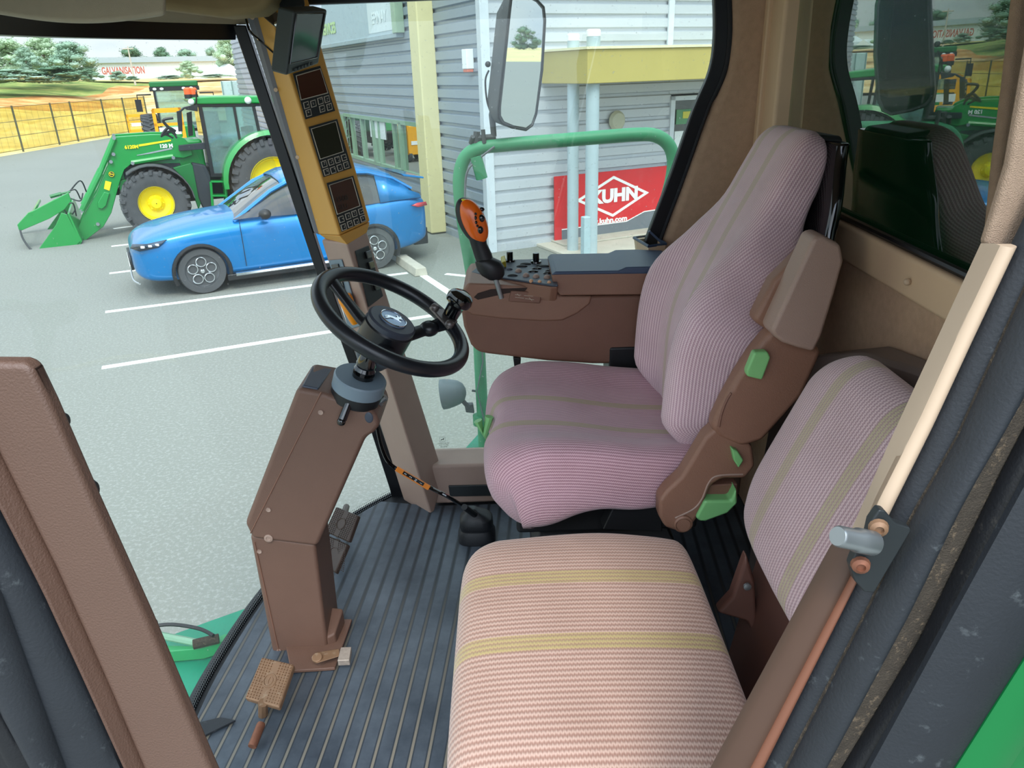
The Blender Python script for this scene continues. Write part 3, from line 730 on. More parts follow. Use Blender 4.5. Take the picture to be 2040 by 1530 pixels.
for v in tx.data.vertices: v.co = V((.942, -CW / 2 - v.co.x * -1, .47 + v.co.y))
tx.parent = pt
m = MB(); m.tube(spline([(.86, -.10, .26), (.93, -.5, .24), (.93, -CW + .5, .24), (.86, -CW + .10, .26)], 8), .014, 6); m.build('bumper_trim', M_chrome, car, local=True)
for y, s in ((.02, 1), (-CW - .02, -1)):
    m = MB(); m.ball((-.98, y + .09 * s, 1.09), (.09, .12, .075)); m.box((-.96, y + .0 * s, 1.03), (.05, .14, .03)); m.build('door_mirror', M_black, car, local=True)
m = MB()
for x, z0, z1 in ((-.62, .34, 1.0), (-1.90, .30, 1.04)):
    for y in (-.001, -CW + .001): m.box((x, y, (z0 + z1) / 2), (.008, .012, z1 - z0))
build_each(m, 'door_seam', M_black, car, local=True)
m = MB(); m.tube([(-1.58, .012, .87), (-1.75, .022, .875), (-1.80, .012, .875)], .014, 6); m.build('door_handle', M_blue, car, local=True)
m = MB(); m.add([(-3.60, -.16, .98), (-3.40, .0, 1.00), (-3.30, .012, .97), (-3.42, .005, .93), (-3.62, -.16, .92)], [(0, 1, 2, 3, 4)]); m.build('tail_light', mat('tail_red', '#C9434A', .2), car, local=True, solid=.03)

# ================================================================ tractors
TP = at(322, 470, z=0); Td = UBv; Tn = UAv
def tp(px, py, off=0): return at(px, py, pl=(TP + Tn * off, Tn))
def tpl(pix, off): return [tp(x, y, off) for x, y in pix]
def tw(a, off, z): return TP + Td * a + Tn * off + V((0, 0, z))
def farm_wheel(parent, c, R, w, rr, name, flip=1):
    """c: middle of the outer face"""
    m = MB(); ax = Tn * flip; W = w
    m.lathe([(rr * .98, .05), (R * .72, .0), (R * .9, .02), (R * .96, .06), (R * .965, W - .06), (R * .9, W - .02), (R * .72, W), (rr * .98, W - .05)], c, ax, 48, caps=False)
    nl = int(R * 34)
    a1 = ax.orthogonal().normalized(); 
    a1 = V((0, 0, 1)); a2 = ax.cross(a1).normalized()
    for k in range(nl):
        for hf in (0, 1):
            an = 2 * PI * (k + .5 * hf) / nl; dr = a1 * math.cos(an) + a2 * math.sin(an); tg = a2 * math.cos(an) - a1 * math.sin(an)
            s0, s1 = (.0, W * .55) if hf == 0 else (W, W * .45)
            p0 = c + dr * R * .955 + ax * s0; p1 = c + dr * R * .96 + ax * s1 + tg * (.16 * R)
            hw = tg * (.035 * R + .012)
            h = dr * (.045 * R)
            q0 = c + dr * R * .86 + ax * s0
            m.hull8([p0 - hw, p1 - hw, p1 + hw, p0 + hw], [p0 - hw * .7 + h, p1 - hw * .7 + h, p1 + hw * .7 + h, p0 + hw * .7 + h])
            m.hull8([q0 - hw, p0 - hw, p0 + hw, q0 + hw], [q0 - hw * .8 - ax * .02 * (1 if hf == 0 else -1), p0 - hw * .8 - ax * .02 * (1 if hf == 0 else -1) + h, p0 + hw * .8 - ax * .02 * (1 if hf == 0 else -1) + h, q0 + hw * .8 - ax * .02 * (1 if hf == 0 else -1)])
    t = m.build(name, M_tyre, parent, angle=30)
    r = MB(); r.lathe([(rr, .03), (rr * 1.03, .02), (rr * 1.03, .05), (rr * .93, .08), (rr * .86, .16), (rr * .5, .20), (rr * .40, .13), (rr * .32, .09), (rr * .28, .06), (rr * .10, .055), (.01, .05)], c, ax, 40, caps=False)
    for k in range(8):
        an = 2 * PI * k / 8; dr = a1 * math.cos(an) + a2 * math.sin(an); r.lathe([(.018, -.02), (.018, .03)], c + dr * rr * .42 + ax * .14, ax, 6)
    r.build('rim', M_yellow, t)
    return t
trac = empty('tractor', TP + Tn * 1.0 + Td * 1.2, 'green tractor with yellow wheels and a front loader with a toothed grapple bucket', 'tractor')
farm_wheel(trac, tw(.03, 0, .645), .655, .50, .33, 'front_wheel')
farm_wheel(trac, tw(.03, 2.0, .645), .655, .50, .33, 'front_wheel', -1)
farm_wheel(trac, tw(2.42, -.05, .88), .89, .58, .50, 'rear_wheel')
farm_wheel(trac, tw(2.42, 2.05, .88), .89, .58, .50, 'rear_wheel', -1)
m = MB(); m.prism([tw(-.55, .62, .55), tw(2.7, .62, .55), tw(2.7, .62, 1.0), tw(1.2, .62, 1.25), tw(-.45, .62, 1.2)], Tn * .76); m.lathe([(.12, .45), (.12, 1.6)], tw(.03, 0, .645), Tn, 12); m.lathe([(.18, .45), (.18, 1.6)], tw(2.42, 0, .88), Tn, 12)
m.build('chassis', M_black, trac, bevel=.02)
m = MB(); m.prism([tw(-.62, .60, 1.05), tw(1.15, .60, 1.15), tw(1.15, .60, 1.80), tw(.4, .60, 1.78), tw(-.45, .60, 1.62), tw(-.66, .60, 1.42)], Tn * .80); hood = m.build('bonnet', M_green, trac, bevel=.06, seg=3)
m = MB(); m.prism([tw(-.69, .66, .80), tw(-.60, .66, .80), tw(-.66, .66, 1.40), tw(-.72, .66, 1.34)], Tn * .68); m.prism([tw(-.45, .57, .70), tw(.65, .57, .85), tw(.65, .57, 1.35), tw(-.45, .57, 1.40)], Tn * .86); m.build('grille', M_dark, trac, bevel=.02)
# cab
m = MB(); m.prism(tpl([(376, 199), (384, 194), (420, 192), (520, 191), (566, 193), (574, 199), (570, 206), (500, 206), (398, 208), (384, 207)], .18), Tn * 1.62); m.build('roof', M_green, trac, bevel=.03, seg=3)
m = MB(); m.prism(tpl([(386, 207), (565, 205), (562, 211), (392, 213)], .24), Tn * 1.5)
def beam(a, b, w, off=.25, th=.07):
    p, q = tp(*a, off), tp(*b, off); d = (q - p).normalized(); s = d.cross(Tn).normalized() * w / 2
    m.prism([p - s, q - s, q + s, p + s], Tn * th)
for off in (.25, 1.68):
    for a, b, wd in (((398, 208), (424, 350), .075), ((466, 210), (479, 285), .05), ((505, 210), (520, 278), .06), ((396, 210), (510, 209), .07), ((420, 349), (452, 349), .08), ((478, 283), (520, 277), .06)):
        beam(a, b, wd, off)
m.build('cab_frame', M_black, trac, bevel=.008)
gp = MB(); gp.prism(tpl([(402, 211), (464, 211), (479, 284), (474, 300), (452, 347), (421, 347)], .28), Tn * .008); gp.prism(tpl([(468, 211), (503, 210), (518, 277), (481, 282)], .28), Tn * .008)
gp.prism(tpl([(402, 211), (464, 211), (479, 284), (474, 300), (452, 347), (421, 347)], 1.70), Tn * .008)
ca = tpl([(398, 211), (420, 345)], .30); gp.prism([ca[0], ca[1], ca[1] + Tn * 1.4, ca[0] + Tn * 1.4], Td * .01); build_each(gp, 'window', M_tracglass, trac, smooth=False)
m = MB(); m.ball(tw(1.95, 1.0, 1.30), (.28, .26, .10)); m.box(tw(2.15, 1.0, 1.65), (.14, .46, .65)); m.build('cab_seat', M_dark, trac, bevel=.03)
m = MB(); m.tube([tw(1.3, 1.0, 1.0), tw(1.5, 1.0, 1.55)], .05); m.tube([tw(1.5, 1.0, 1.57) + Tn * .2 * math.cos(t) + Td * .19 * math.sin(t) for t in [2 * PI * k / 20 for k in range(20)]], .015, 6, loop=True); m.build('wheel_and_stalk', M_black, trac)
# fenders
fn_ = MB(); c = tw(2.42, 0, .88); rr = []
for k in range(15):
    an = lerp(-.30, 1.02, k / 14) * PI + .0; an = PI - (PI * lerp(-.02, .62, k / 14)); 
    dr = Td * math.cos(an) + V((0, 0, 1)) * math.sin(an); rr.append([c + dr * 1.0 - Tn * .07, c + dr * 1.0 + Tn * .55, c + dr * 1.04 + Tn * .55, c + dr * 1.05 - Tn * .04, c + dr * .96 - Tn * .09])
fn_.loft(rr)
f = fn_.build('rear_fender', M_green, trac, angle=50)
m = MB(); m.prism(tpl([(452, 352), (458, 320), (470, 298), (482, 284), (520, 278), (520, 300), (500, 310), (476, 360)], .26), Tn * .06); m.build('fender_panel', M_green, trac, bevel=.01)
fn_ = MB(); c = tw(.03, 0, .645); rr = []
for k in range(12):
    an = PI * lerp(.70, .02, k / 11); dr = Td * math.cos(PI - an) * -1 + V((0, 0, 1)) * math.sin(an); dr = Td * math.cos(an) + V((0, 0, 1)) * math.sin(an)
    rr.append([c + dr * .73 + Tn * .02, c + dr * .73 + Tn * .5, c + dr * .75 + Tn * .5, c + dr * .75 + Tn * .02])
fn_.loft(rr).build('front_fender', M_tyre, trac, angle=50)
m = MB(); m.prism(tpl([(383, 325), (410, 330), (420, 350), (424, 415), (408, 420), (396, 395)], .30), Tn * .4); m.build('fuel_tank', M_dark, trac, bevel=.03)
m = MB(); m.prism(tpl([(345, 335), (380, 325), (398, 350), (402, 400), (396, 418), (388, 395), (370, 360)], .34), Tn * .15); m.build('side_panel', M_greend, trac, bevel=.01)
m = MB()
for a, b in (((420, 362), (425, 425)), ((449, 362), (454, 425))): p, q = tp(*a, .2), tp(*b, .2); m.tube([p, q], .03, 6); m.tube([p + Tn * .3, q + Tn * .3], .03, 6)
for y in (364, 392, 420): p, q = tp(421 + (y - 362) * .08, y, .16), tp(450 + (y - 362) * .08, y, .16); m.prism([p, q, q + Tn * .3, p + Tn * .3], V((0, 0, .035)))
m.build('steps', M_green, trac, bevel=.006)
m = MB(); m.lathe([(.075, 0), (.075, .10), (.05, .13)], tp(375, 188, .35), (0, 0, 1), 14); m.lathe([(.075, 0), (.075, .10), (.05, .13)], tp(386, 188, .35), (0, 0, 1), 14); build_each(m, 'beacon', M_orange, trac)
m = MB(); m.lathe([(.08, -.08), (.08, 0)], tp(375, 188, .35), (0, 0, 1), 14); m.lathe([(.08, -.08), (.08, 0)], tp(386, 188, .35), (0, 0, 1), 14); m.tube([tp(391, 210, .2), tp(391, 180, .1)], .015, 6)
m.prism(tpl([(366, 214), (394, 208), (394, 222), (372, 219)], .1), Tn * .2); m.tube([tp(366, 216, .1), tp(356, 224, -.1)], .02, 6); m.prism(tpl([(352, 222), (362, 220), (364, 262), (356, 262)], -.12), Tn * .08)
m.prism(tpl([(372, 225), (382, 222), (385, 270), (376, 272)], .9), Tn * .10)
build_each(m, 'bracket', M_black, trac)
m = MB(); m.ball(tp(494, 200, .14), .07); m.ball(tp(381, 203, .14), .06); build_each(m, 'work_light', M_white, trac)
m = MB()
for (a, b, c_) in (((322, 270), (335, 255), (350, 262)), ((325, 268), (342, 262), (352, 275)), ((320, 272), (330, 268), (345, 275)), ((340, 258), (325, 240), (345, 235))): m.tube(spline([tp(*a, .5), tp(*b, .5), tp(*c_, .5)], 6), .03, 6)
build_each(m, 'hose', M_black, trac)
m = MB(); m.prism(tpl([(356, 290), (412, 284), (412, 297), (357, 301)], .35), Tn * .12); m.build('support_beam', M_dark, trac, bevel=.01)
# loader
boom = [(228, 273), (300, 268), (348, 268), (368, 276), (380, 291), (384, 309), (366, 315), (342, 313), (265, 324), (248, 338), (239, 362), (222, 424), (206, 452), (182, 470), (161, 487), (150, 468), (168, 425), (192, 386), (214, 336), (218, 300)]
ld = empty('front_loader', tw(-1.4, 1.0, 0), 'green front loader arms with a toothed grapple bucket resting on the asphalt', 'loader')
ld.parent = trac; ld.location = WLOC[ld.name] - WLOC[trac.name]
for k_ in ('label', 'category'): del ld[k_]
for o_ in (.48, 1.40):
    m = MB(); d = Tn * (o_ - .48); m.prism([p + d for p in tpl(boom, .48)], Tn * .13); ar = m.build('boom', M_green, ld, bevel=.012)
    m = MB(); m.tube([tp(228, 277, .46) + d, tp(200, 345, .46) + d], .045, 8); m.tube([tp(200, 345, .46) + d, tp(163, 420, .46) + d], .055, 8); m.tube([tp(262, 324, .46) + d, tp(345, 311, .46) + d], .05, 8)
    m.build('link_cylinder', M_green, ld)
    m = MB()
    for a in ((227, 275), (226, 307), (221, 322), (163, 420), (195, 446), (161, 473), (345, 314), (264, 325)): m.lathe([(.035, -.05), (.035, .02)], tp(*a, .46) + d, Tn, 8)
    m.build('pivot_pin', M_steel, ld)
m = MB(); m.tube([tp(221, 322, .5), tp(221, 322, 1.5)], .06, 8); m.tube([tp(190, 400, .5), tp(190, 400, 1.5)], .07, 8); m.build('cross_tube', M_green, ld)
m = MB(); m.prism(tpl([(276, 288), (340, 278), (341, 281), (290, 290), (277, 292)], .47), Tn * .005); m.build('yellow_stripe', M_yellow, ld, smooth=False)
m = MB(); m.prism(tpl([(272, 309), (342, 294), (344, 297), (300, 306), (273, 310)], .47), Tn * .005); m.build('silver_stripe', M_chrome, ld, smooth=False)
m = MB(); m.prism(tpl([(210, 360), (222, 363), (218, 380), (207, 376)], .46), Tn * .005); m.build('warning_sticker', M_yellow, ld, smooth=False)
m = MB(); m.prism(tpl([(207, 382), (219, 385), (212, 410), (204, 417), (195, 415), (194, 404)], .43), Tn * .05); m.build('pivot_cover', M_green, ld, bevel=.02, seg=3)
text('model_number', '120 M', M_white, ld, tp(331, 291, .455), Td, (0, 0, 1), .10, .003, .004)
text('model_number', '6120M', M_yellow, ld, tp(262, 293, .455), Td, (0, 0, 1), .09, .003, .004)
m = MB(); m.lathe([(.055, -.01), (.055, .0)], tp(222, 347, .46), Tn, 20); lg = m.build('round_emblem', M_black, ld)
m = MB(); m.tube([tp(222, 347, .45) + (Td * math.cos(t) + V((0, 0, 1)) * math.sin(t)) * .046 for t in [2 * PI * k / 20 for k in range(20)]], .005, 5, loop=True)
def deer(o, xd, yd, s):
    o, xd, yd = V(o), V(xd).normalized(), V(yd).normalized()
    pts = [(-.5, -.10), (-.30, .08), (-.12, .12), (.10, .12), (.20, .22), (.14, .40), (.20, .42), (.26, .28), (.36, .34), (.34, .44), (.40, .42), (.42, .28), (.50, .18), (.40, .14), (.30, .10), (.28, -.04), (.42, -.12), (.38, -.18), (.20, -.10), (.0, -.06), (-.18, -.08), (-.34, -.26), (-.48, -.30), (-.46, -.22), (-.36, -.14), (-.34, -.02), (-.46, -.16)]
    return [o + xd * x * s + yd * y * s for x, y in pts]
m.prism(deer(tp(222, 347, .45), -Td, (0, 0, 1), .07), Tn * -.006); m.build('deer_mark', M_yellow, lg, smooth=False)
# grapple bucket
bk = MB()
for o_ in (0, 2.3):
    d = Tn * o_
    bk.prism([p + d for p in tpl([(71, 505), (111, 449), (122, 424), (134, 428), (162, 484), (151, 497)], .05)], Tn * .05)
for a, b in (((150, 492), (162, 480)), ((136, 425), (162, 482))):
    p, q = tp(*a, .05), tp(*b, .05); s = (q - p).normalized().cross(Tn) * .02; bk.prism([p - s, q - s, q + s, p + s], Tn * 2.35)
bk.prism([p for p in tpl([(71, 505), (151, 497), (151, 494), (80, 500)], .05)], Tn * 2.35)
bu = bk.build('bucket', M_green, ld, bevel=.008)
for k in range(14):
    o_ = .07 + (k * .085 if k < 8 else .68 + (k - 8) * .2); d = Tn * o_
    MB().tube(spline([p for p in tpl([(40, 458), (46, 476), (60, 495), (76, 504)], o_)], 6), [.018] * 19, 6).build('tine', M_tyre, ld)
for o_ in (.12, 2.05):
    m = MB(); m.prism(tpl([(34, 448), (39, 461), (98, 432), (124, 420), (140, 404), (138, 386), (128, 390), (96, 412), (52, 424)], o_)[:0] or tpl([(34, 448), (39, 461), (98, 436), (128, 418), (142, 400), (136, 384), (100, 402), (66, 420), (56, 424)], o_), Tn * .09)
    m.build('grapple_arm', M_green, ld, bevel=.01)
m = MB()
for a in ((36, 454), (60, 426)): m.prism([tp(a[0], a[1], .12), tp(a[0] + 5, a[1] - 3, .12), tp(a[0] + 7, a[1] + 3, .12), tp(a[0] + 2, a[1] + 6, .12)], Tn * 2.0)
m.build('grapple_bar', M_green, ld, bevel=.008)
m = MB()
for k in range(9):
    o_ = .2 + k * .18; m.prism([tp(56, 428, o_), tp(62, 420, o_), tp(46, 436, o_), tp(38, 448, o_)], Tn * .025)
m.build('grapple_teeth', M_green, ld, smooth=False)
m = MB()
for o_ in (.45, 1.75): m.tube([tp(100, 392, o_), tp(122, 386, o_)], .035, 8); m.tube([tp(122, 386, o_), tp(140, 382, o_)], .02, 8); m.tube([tp(128, 425, o_), tp(158, 470, o_)], .03, 8)
m.build('grapple_cylinder', M_greend, ld)
m = MB()
for a, b, c_ in (((140, 380), (160, 360), (172, 382)), ((136, 382), (150, 378), (160, 396)), ((130, 410), (145, 405), (152, 430)), ((140, 395), (160, 400), (165, 385)), ((128, 418), (140, 430), (150, 418))): m.tube(spline([tp(*a, .5), tp(*b, .5), tp(*c_, .6)], 6), .014, 5)
m.build('hose', M_black, ld)
m = MB(); m.prism(tpl([(236, 360), (252, 358), (262, 374), (258, 392), (252, 418), (245, 420), (240, 385)], .52), Tn * .12); m.build('parking_stand', M_greend, ld, bevel=.01)

# second tractor, facing the cab from farther back
def gdir(px): r = ray(px, 200); return V((r.x, r.y, 0)).normalized()
T2 = gdir(352) * 31
t2 = empty('tractor', T2, 'second green tractor parked behind, seen head on above the loader tractor', 'tractor')
vd = gdir(357); vs_ = V((vd.y, -vd.x, 0))
def t2p(s, f, z): return T2 + vs_ * s + vd * f + V((0, 0, z))
def b2(m, s0, s1, f0, f1, z0, z1): m.hull8([t2p(s0, f0, z0), t2p(s1, f0, z0), t2p(s1, f1, z0), t2p(s0, f1, z0)], [t2p(s0, f0, z1), t2p(s1, f0, z1), t2p(s1, f1, z1), t2p(s0, f1, z1)]); return m
b2(MB(), -.80, .80, 0, 1.6, 2.72, 2.92).build('roof', M_greend, t2, bevel=.05)
m = MB(); b2(m, -.82, .82, -.02, .04, 2.60, 2.74)
for s in (-.72, .66): b2(m, s, s + .07, .0, .07, 1.3, 2.7); b2(m, s, s + .07, 1.4, 1.47, 1.3, 2.7)
b2(m, -.75, .75, 0, 1.5, 1.22, 1.32); m.tube([t2p(-.8, 0, 2.5), t2p(-1.25, -.1, 2.5), t2p(-1.25, -.1, 2.2)], .025, 6); m.tube([t2p(.8, 0, 2.5), t2p(1.25, -.1, 2.5), t2p(1.25, -.1, 2.2)], .025, 6); b2(m, -1.35, -1.15, -.12, -.06, 1.95, 2.35); b2(m, 1.15, 1.35, -.12, -.06, 1.95, 2.35)
m.build('cab_frame', M_black, t2)
m = MB()
for s in (-.65, -.42, .30, .55): m.ball(t2p(s, -.04, 2.67), (.07, .03, .045))
build_each(m, 'work_light', M_white, t2)
b2(MB(), -.66, .66, .02, .03, 1.32, 2.6).build('window', M_tracglass, t2, smooth=False)
b2(MB(), -.40, .40, -1.9, 0, .9, 1.55).build('bonnet', M_green, t2, bevel=.08, seg=3)
b2(MB(), -.35, .35, -1.95, 1.8, .5, .92).build('chassis', M_black, t2, bevel=.02)
_Tn = Tn; 
for s, f_, R, w_, nm in ((-1.15, -1.4, .68, .42, 'front_wheel'), (.73, -1.4, .68, .42, 'front_wheel'), (-1.3, 1.0, .92, .52, 'rear_wheel'), (.78, 1.0, .92, .52, 'rear_wheel')):
    Tn = vs_; farm_wheel(t2, t2p(s, f_, R - .01), R, w_, R * .5, nm)
Tn = _Tn
# amber machines
def amber(px, dist, lab, wd, hh, z0=.25):
    o = gdir(px) * dist; e = empty('lift_platform', o, lab, 'platform lift', 'amber machines by the fence')
    d = gdir(px); s = V((d.y, -d.x, 0))
    def P_(a, f, z): return o + s * a + d * f + V((0, 0, z))
    def bb(m, a0, a1, f0, f1, z0, z1): m.hull8([P_(a0, f0, z0), P_(a1, f0, z0), P_(a1, f1, z0), P_(a0, f1, z0)], [P_(a0, f0, z1), P_(a1, f0, z1), P_(a1, f1, z1), P_(a0, f1, z1)]); return m
    bb(MB(), -wd / 2, wd / 2, 0, 1.4, z0, hh * .58).build('body', M_amber, e, bevel=.04)
    m = MB()
    for a in (-wd / 2, wd / 2 - .08): bb(m, a, a + .08, 0, .08, hh * .5, hh); bb(m, a, a + .08, 1.3, 1.38, hh * .5, hh)
    bb(m, -wd / 2, wd / 2, 0, .07, hh - .09, hh); bb(m, -wd / 2, wd / 2, 0, .05, hh * .78, hh * .82); bb(m, -wd / 2, wd / 2, 1.3, 1.37, hh - .09, hh)
    m.build('guard_rail', M_amber, e)
    bb(MB(), -wd * .36, wd * .36, -.02, 0, hh * .66 + 0, hh * .76).build('white_label', M_white, e, smooth=False)
    bb(MB(), -wd * .36, wd * .36, -.02, 0, hh * .28, hh * .34).build('white_stripe', M_white, e, smooth=False)
    m = MB()
    for a in (-wd / 2 + .02, wd / 2 - .14):
        for f_ in (.25, 1.1): m.lathe([(.26, 0), (.26, .12)], P_(a, f_, .26), s, 16)
    build_each(m, 'wheel', M_tyre, e); m = MB(); bb(m, -wd * .4, -wd * .2, -.03, 0, .25, .42); m.build('red_lamp', M_red, e, smooth=False)
    return e
amber(272, 42.0, 'amber platform lift left of the loader tractor, beside the fence', 1.2, 1.46)
amber(328, 26.5, 'amber platform lift partly behind the loader tractor cab', .85, 2.13)
# ================================================================ materials: cab
M_brown = mat('brown_plastic', '#6D5144', .55, var=.04, vs=14, bump=.35, bs=500)
M_brown2 = mat('seat_brown_plastic', '#8A6552', .5, var=.04, vs=14, bump=.35, bs=500)
M_brownl = mat('brown_grey_plastic', '#A0877A', .5, var=.03, vs=14, bump=.3, bs=500)
M_brownd = mat('dark_brown_plastic', '#7C5747', .55, var=.04, vs=14, bump=.3, bs=500)
M_redbrown = mat('red_brown_moulding', '#65443A', .42, var=.05, vs=9)
M_beigefab = mat('beige_carpet', '#A08A76', .97, var=.08, vs=60, bump=.8, bs=900, spec=.1)
M_beigefab2 = mat('taupe_carpet', '#C8A98E', .97, var=.08, vs=60, bump=.8, bs=900, spec=.1)
M_beige = mat('beige_plastic', '#C8B096', .5, var=.03, vs=12)
M_frame = mat('beige_window_frame', '#DABD9C', .55, var=.03, vs=12)
M_rub = mat('slate_rubber', '#23272C', .55, var=.10, vs=22, bump=.25, bs=300, dust=('#6C7375', 30, .60, .5))
M_rubd = mat('black_rubber', '#15171B', .5, var=.12, vs=20, bump=.25, bs=300, dust=('#4A4640', 60, .60, .6))
M_dustrub = mat('dusty_rubber', '#3F382F', .9, var=.2, vs=90, bump=.8, bs=500, dust=('#7A6A55', 140, .55, .7))
M_seal = mat('black_seal', '#0C0D12', .35, var=.05)
M_ochre = mat('ochre_console', '#CC9845', .5, var=.03, vs=10)
M_greyp = mat('grey_edge_plastic', '#6E7076', .5, var=.03)
M_collar = mat('grey_collar', '#6F7F8A', .45, var=.04)
M_wheel = mat('wheel_black', '#171A20', .33, var=.05, vs=20)
M_gloss = mat('gloss_black', '#07090C', .10, var=0, coat=.6)
M_slate = mat('slate_panel', '#3C4350', .45, var=.05, vs=25, bump=.2, bs=600)
M_pad = mat('armrest_vinyl', '#3C4B63', .42, var=.05, vs=12, bump=.3, bs=500)
M_orangep = mat('orange_plastic', '#EE6A12', .25, var=.03, coat=.4)
M_orange2 = mat('orange_knob', '#F0930F', .3, var=.02)
M_lgreen = mat('light_green_plastic', '#7FC07A', .35, var=.03)
M_lcd = mat('lcd_brown', '#4A2C22', .12, var=.08, vs=8, coat=.3); M_lcd2 = mat('lcd_olive', '#35352A', .12, var=.08, vs=8, coat=.3)
M_ink = mat('dark_ink', '#1C1714', .5, var=0); M_lineL = mat('pale_line', '#C8BFAE', .5, var=0)
M_screen = mat('monitor_screen', '#35434A', .10, var=0, coat=.3)
M_matte = mat('graphite_plastic', '#23282A', .5, var=.05, vs=20)
M_bronze = mat('worn_bronze_paint', '#8A6A50', .5, .25, var=.12, vs=40, dust=('#B9A78F', 70, .58, .5))
M_rustpin = mat('rusty_steel', '#8A5A45', .6, .4, var=.2, vs=60)
M_railg = mat('faded_rail_green', '#3E9468', .5, var=.10, vs=12, dust=('#8FC0A4', 20, .62, .5))
M_platg = mat('platform_green', '#128A6A', .5, var=.10, vs=8, dust=('#8FBFAE', 14, .62, .4))
M_bodyg = mat('body_green', '#0B7238', .35, var=.04)
M_mirrorb = mat('mirror_housing', '#4A4D50', .6, var=.10, vs=18)
M_mirror = mat('mirror_silver', '#EEF2F4', .01, 1.0, var=0)
M_tank = mat('tank_green', '#1F4D36', .6, var=.15, vs=5)
M_glassW = glass('windscreen_glass', '#EEF4F0', .032, '#ECEFEA', refl=1.0, specks=.5)
M_glassR = glass('side_glass', '#ECF2EE', .028, '#F0F4F0', refl=1.0, specks=.6)
M_glassB = glass('rear_glass', '#9CC8AE', .010, '#9FC8B0', refl=3.0, specks=.1)

def C3(x, y, z): return V((x, y, FL + z))
# windscreen curves in plan
WB = [(-.44, 2.47), (-.60, 2.28), (-.745, 2.0), (-.81, 1.65), (-.815, 1.35), (-.75, 1.02), (-.62, .76), (-.47, .58)]
def wcurve(dx, z, n=8, ins=0): return spline([V((x + dx + ins, y, FL + z)) for x, y in WB], n)

# ---------------------------------------------------------------- cab shell (structure)
bc = wcurve(0, -.08)
MB().prism([V((p.x - .03, p.y, FL - .10)) for p in bc] + [V((1.0, .56, FL - .10)), V((1.0, 2.52, FL - .10))], (0, 0, .09)).struct('floor', M_rubd, smooth=False)
tcv = wcurve(-.38, 1.7)
MB().prism([V((p.x - .06, p.y, FL + 1.70)) for p in tcv] + [V((1.05, .45, FL + 1.70)), V((1.05, 2.58, FL + 1.70))], (0, 0, .12)).struct('ceiling', M_beigefab, smooth=False)
# header round the windscreen: carpet bar, dark seal under it
m = MB(); r = []
for p in wcurve(-.36, 1.6): r.append([p + V((.0, 0, .10)), p + V((.0, 0, .01)), p + V((.05, 0, -.005)), p + V((.13, 0, .03)), p + V((.17, 0, .10))])
m.loft(r).struct('trim_header', mat('header_beige', '#8C8069', .9, var=.06, vs=30, bump=.4, bs=600), angle=50)
m = MB(); r = []
for p in wcurve(-.38, 1.56): r.append([p + V((-.02, 0, .08)), p + V((-.02, 0, -.005)), p + V((.03, 0, -.005)), p + V((.05, 0, .08))])
m.loft(r).struct('trim_header_seal', M_seal, angle=50)
# windscreen glass
m = MB(); nn_ = 6; rows = []
b0, t0 = wcurve(0, -.02, 6), wcurve(-.38, 1.60, 6)
for i in range(nn_ + 1): rows.append([vl(p, q_, i / nn_) for p, q_ in zip(b0, t0)])
m.loft(rows, caps=False, closed=False); m.struct('window_1', M_glassW, angle=60)
# dotted ceramic band along its foot
mfr = bpy.data.materials.new('dotted_band'); mfr.use_nodes = True; t = mfr.node_tree; n_ = t.nodes; l_ = t.links
for k in list(n_): n_.remove(k)
o_ = n_.new('ShaderNodeOutputMaterial'); tr_ = n_.new('ShaderNodeBsdfTransparent'); df2 = n_.new('ShaderNodeBsdfDiffuse'); df2.inputs[0].default_value = (.01, .012, .014, 1)
mx_ = n_.new('ShaderNodeMixShader'); uvn = n_.new('ShaderNodeUVMap'); sx = n_.new('ShaderNodeSeparateXYZ'); l_.new(uvn.outputs[0], sx.inputs[0])
def mm(op, a, b=None, c=None):
    k = n_.new('ShaderNodeMath'); k.operation = op
    for i, q_ in enumerate((a, b, c)):
        if q_ is None: continue
        if isinstance(q_, (int, float)): k.inputs[i].default_value = q_
        else: l_.new(q_, k.inputs[i])
    return k.outputs[0]
su = mm('SINE', mm('MULTIPLY', sx.outputs[0], 2 * PI / .008)); sv = mm('SINE', mm('MULTIPLY', sx.outputs[1], 2 * PI / .008))
th_ = mm('MULTIPLY_ADD', sx.outputs[1], 55.0, -1.1)
l_.new(mm('GREATER_THAN', mm('MULTIPLY_ADD', su, .5, mm('MULTIPLY', sv, .5)), th_), mx_.inputs[0])
l_.new(tr_.outputs[0], mx_.inputs[1]); l_.new(df2.outputs[0], mx_.inputs[2]); l_.new(mx_.outputs[0], o_.inputs[0])
m = MB(); acc = 0
bb0, bb1 = wcurve(.003, -.02, 8), wcurve(-.006, .028, 8)
for i in range(len(bb0) - 1):
    d = (bb0[i + 1] - bb0[i]).length
    m.add([bb0[i], bb0[i + 1], bb1[i + 1], bb1[i]], [(0, 1, 2, 3)], [[(acc, 0), (acc + d, 0), (acc + d, .045), (acc, .045)]]); acc += d
m.struct('trim_dotted_band', mfr, smooth=False)

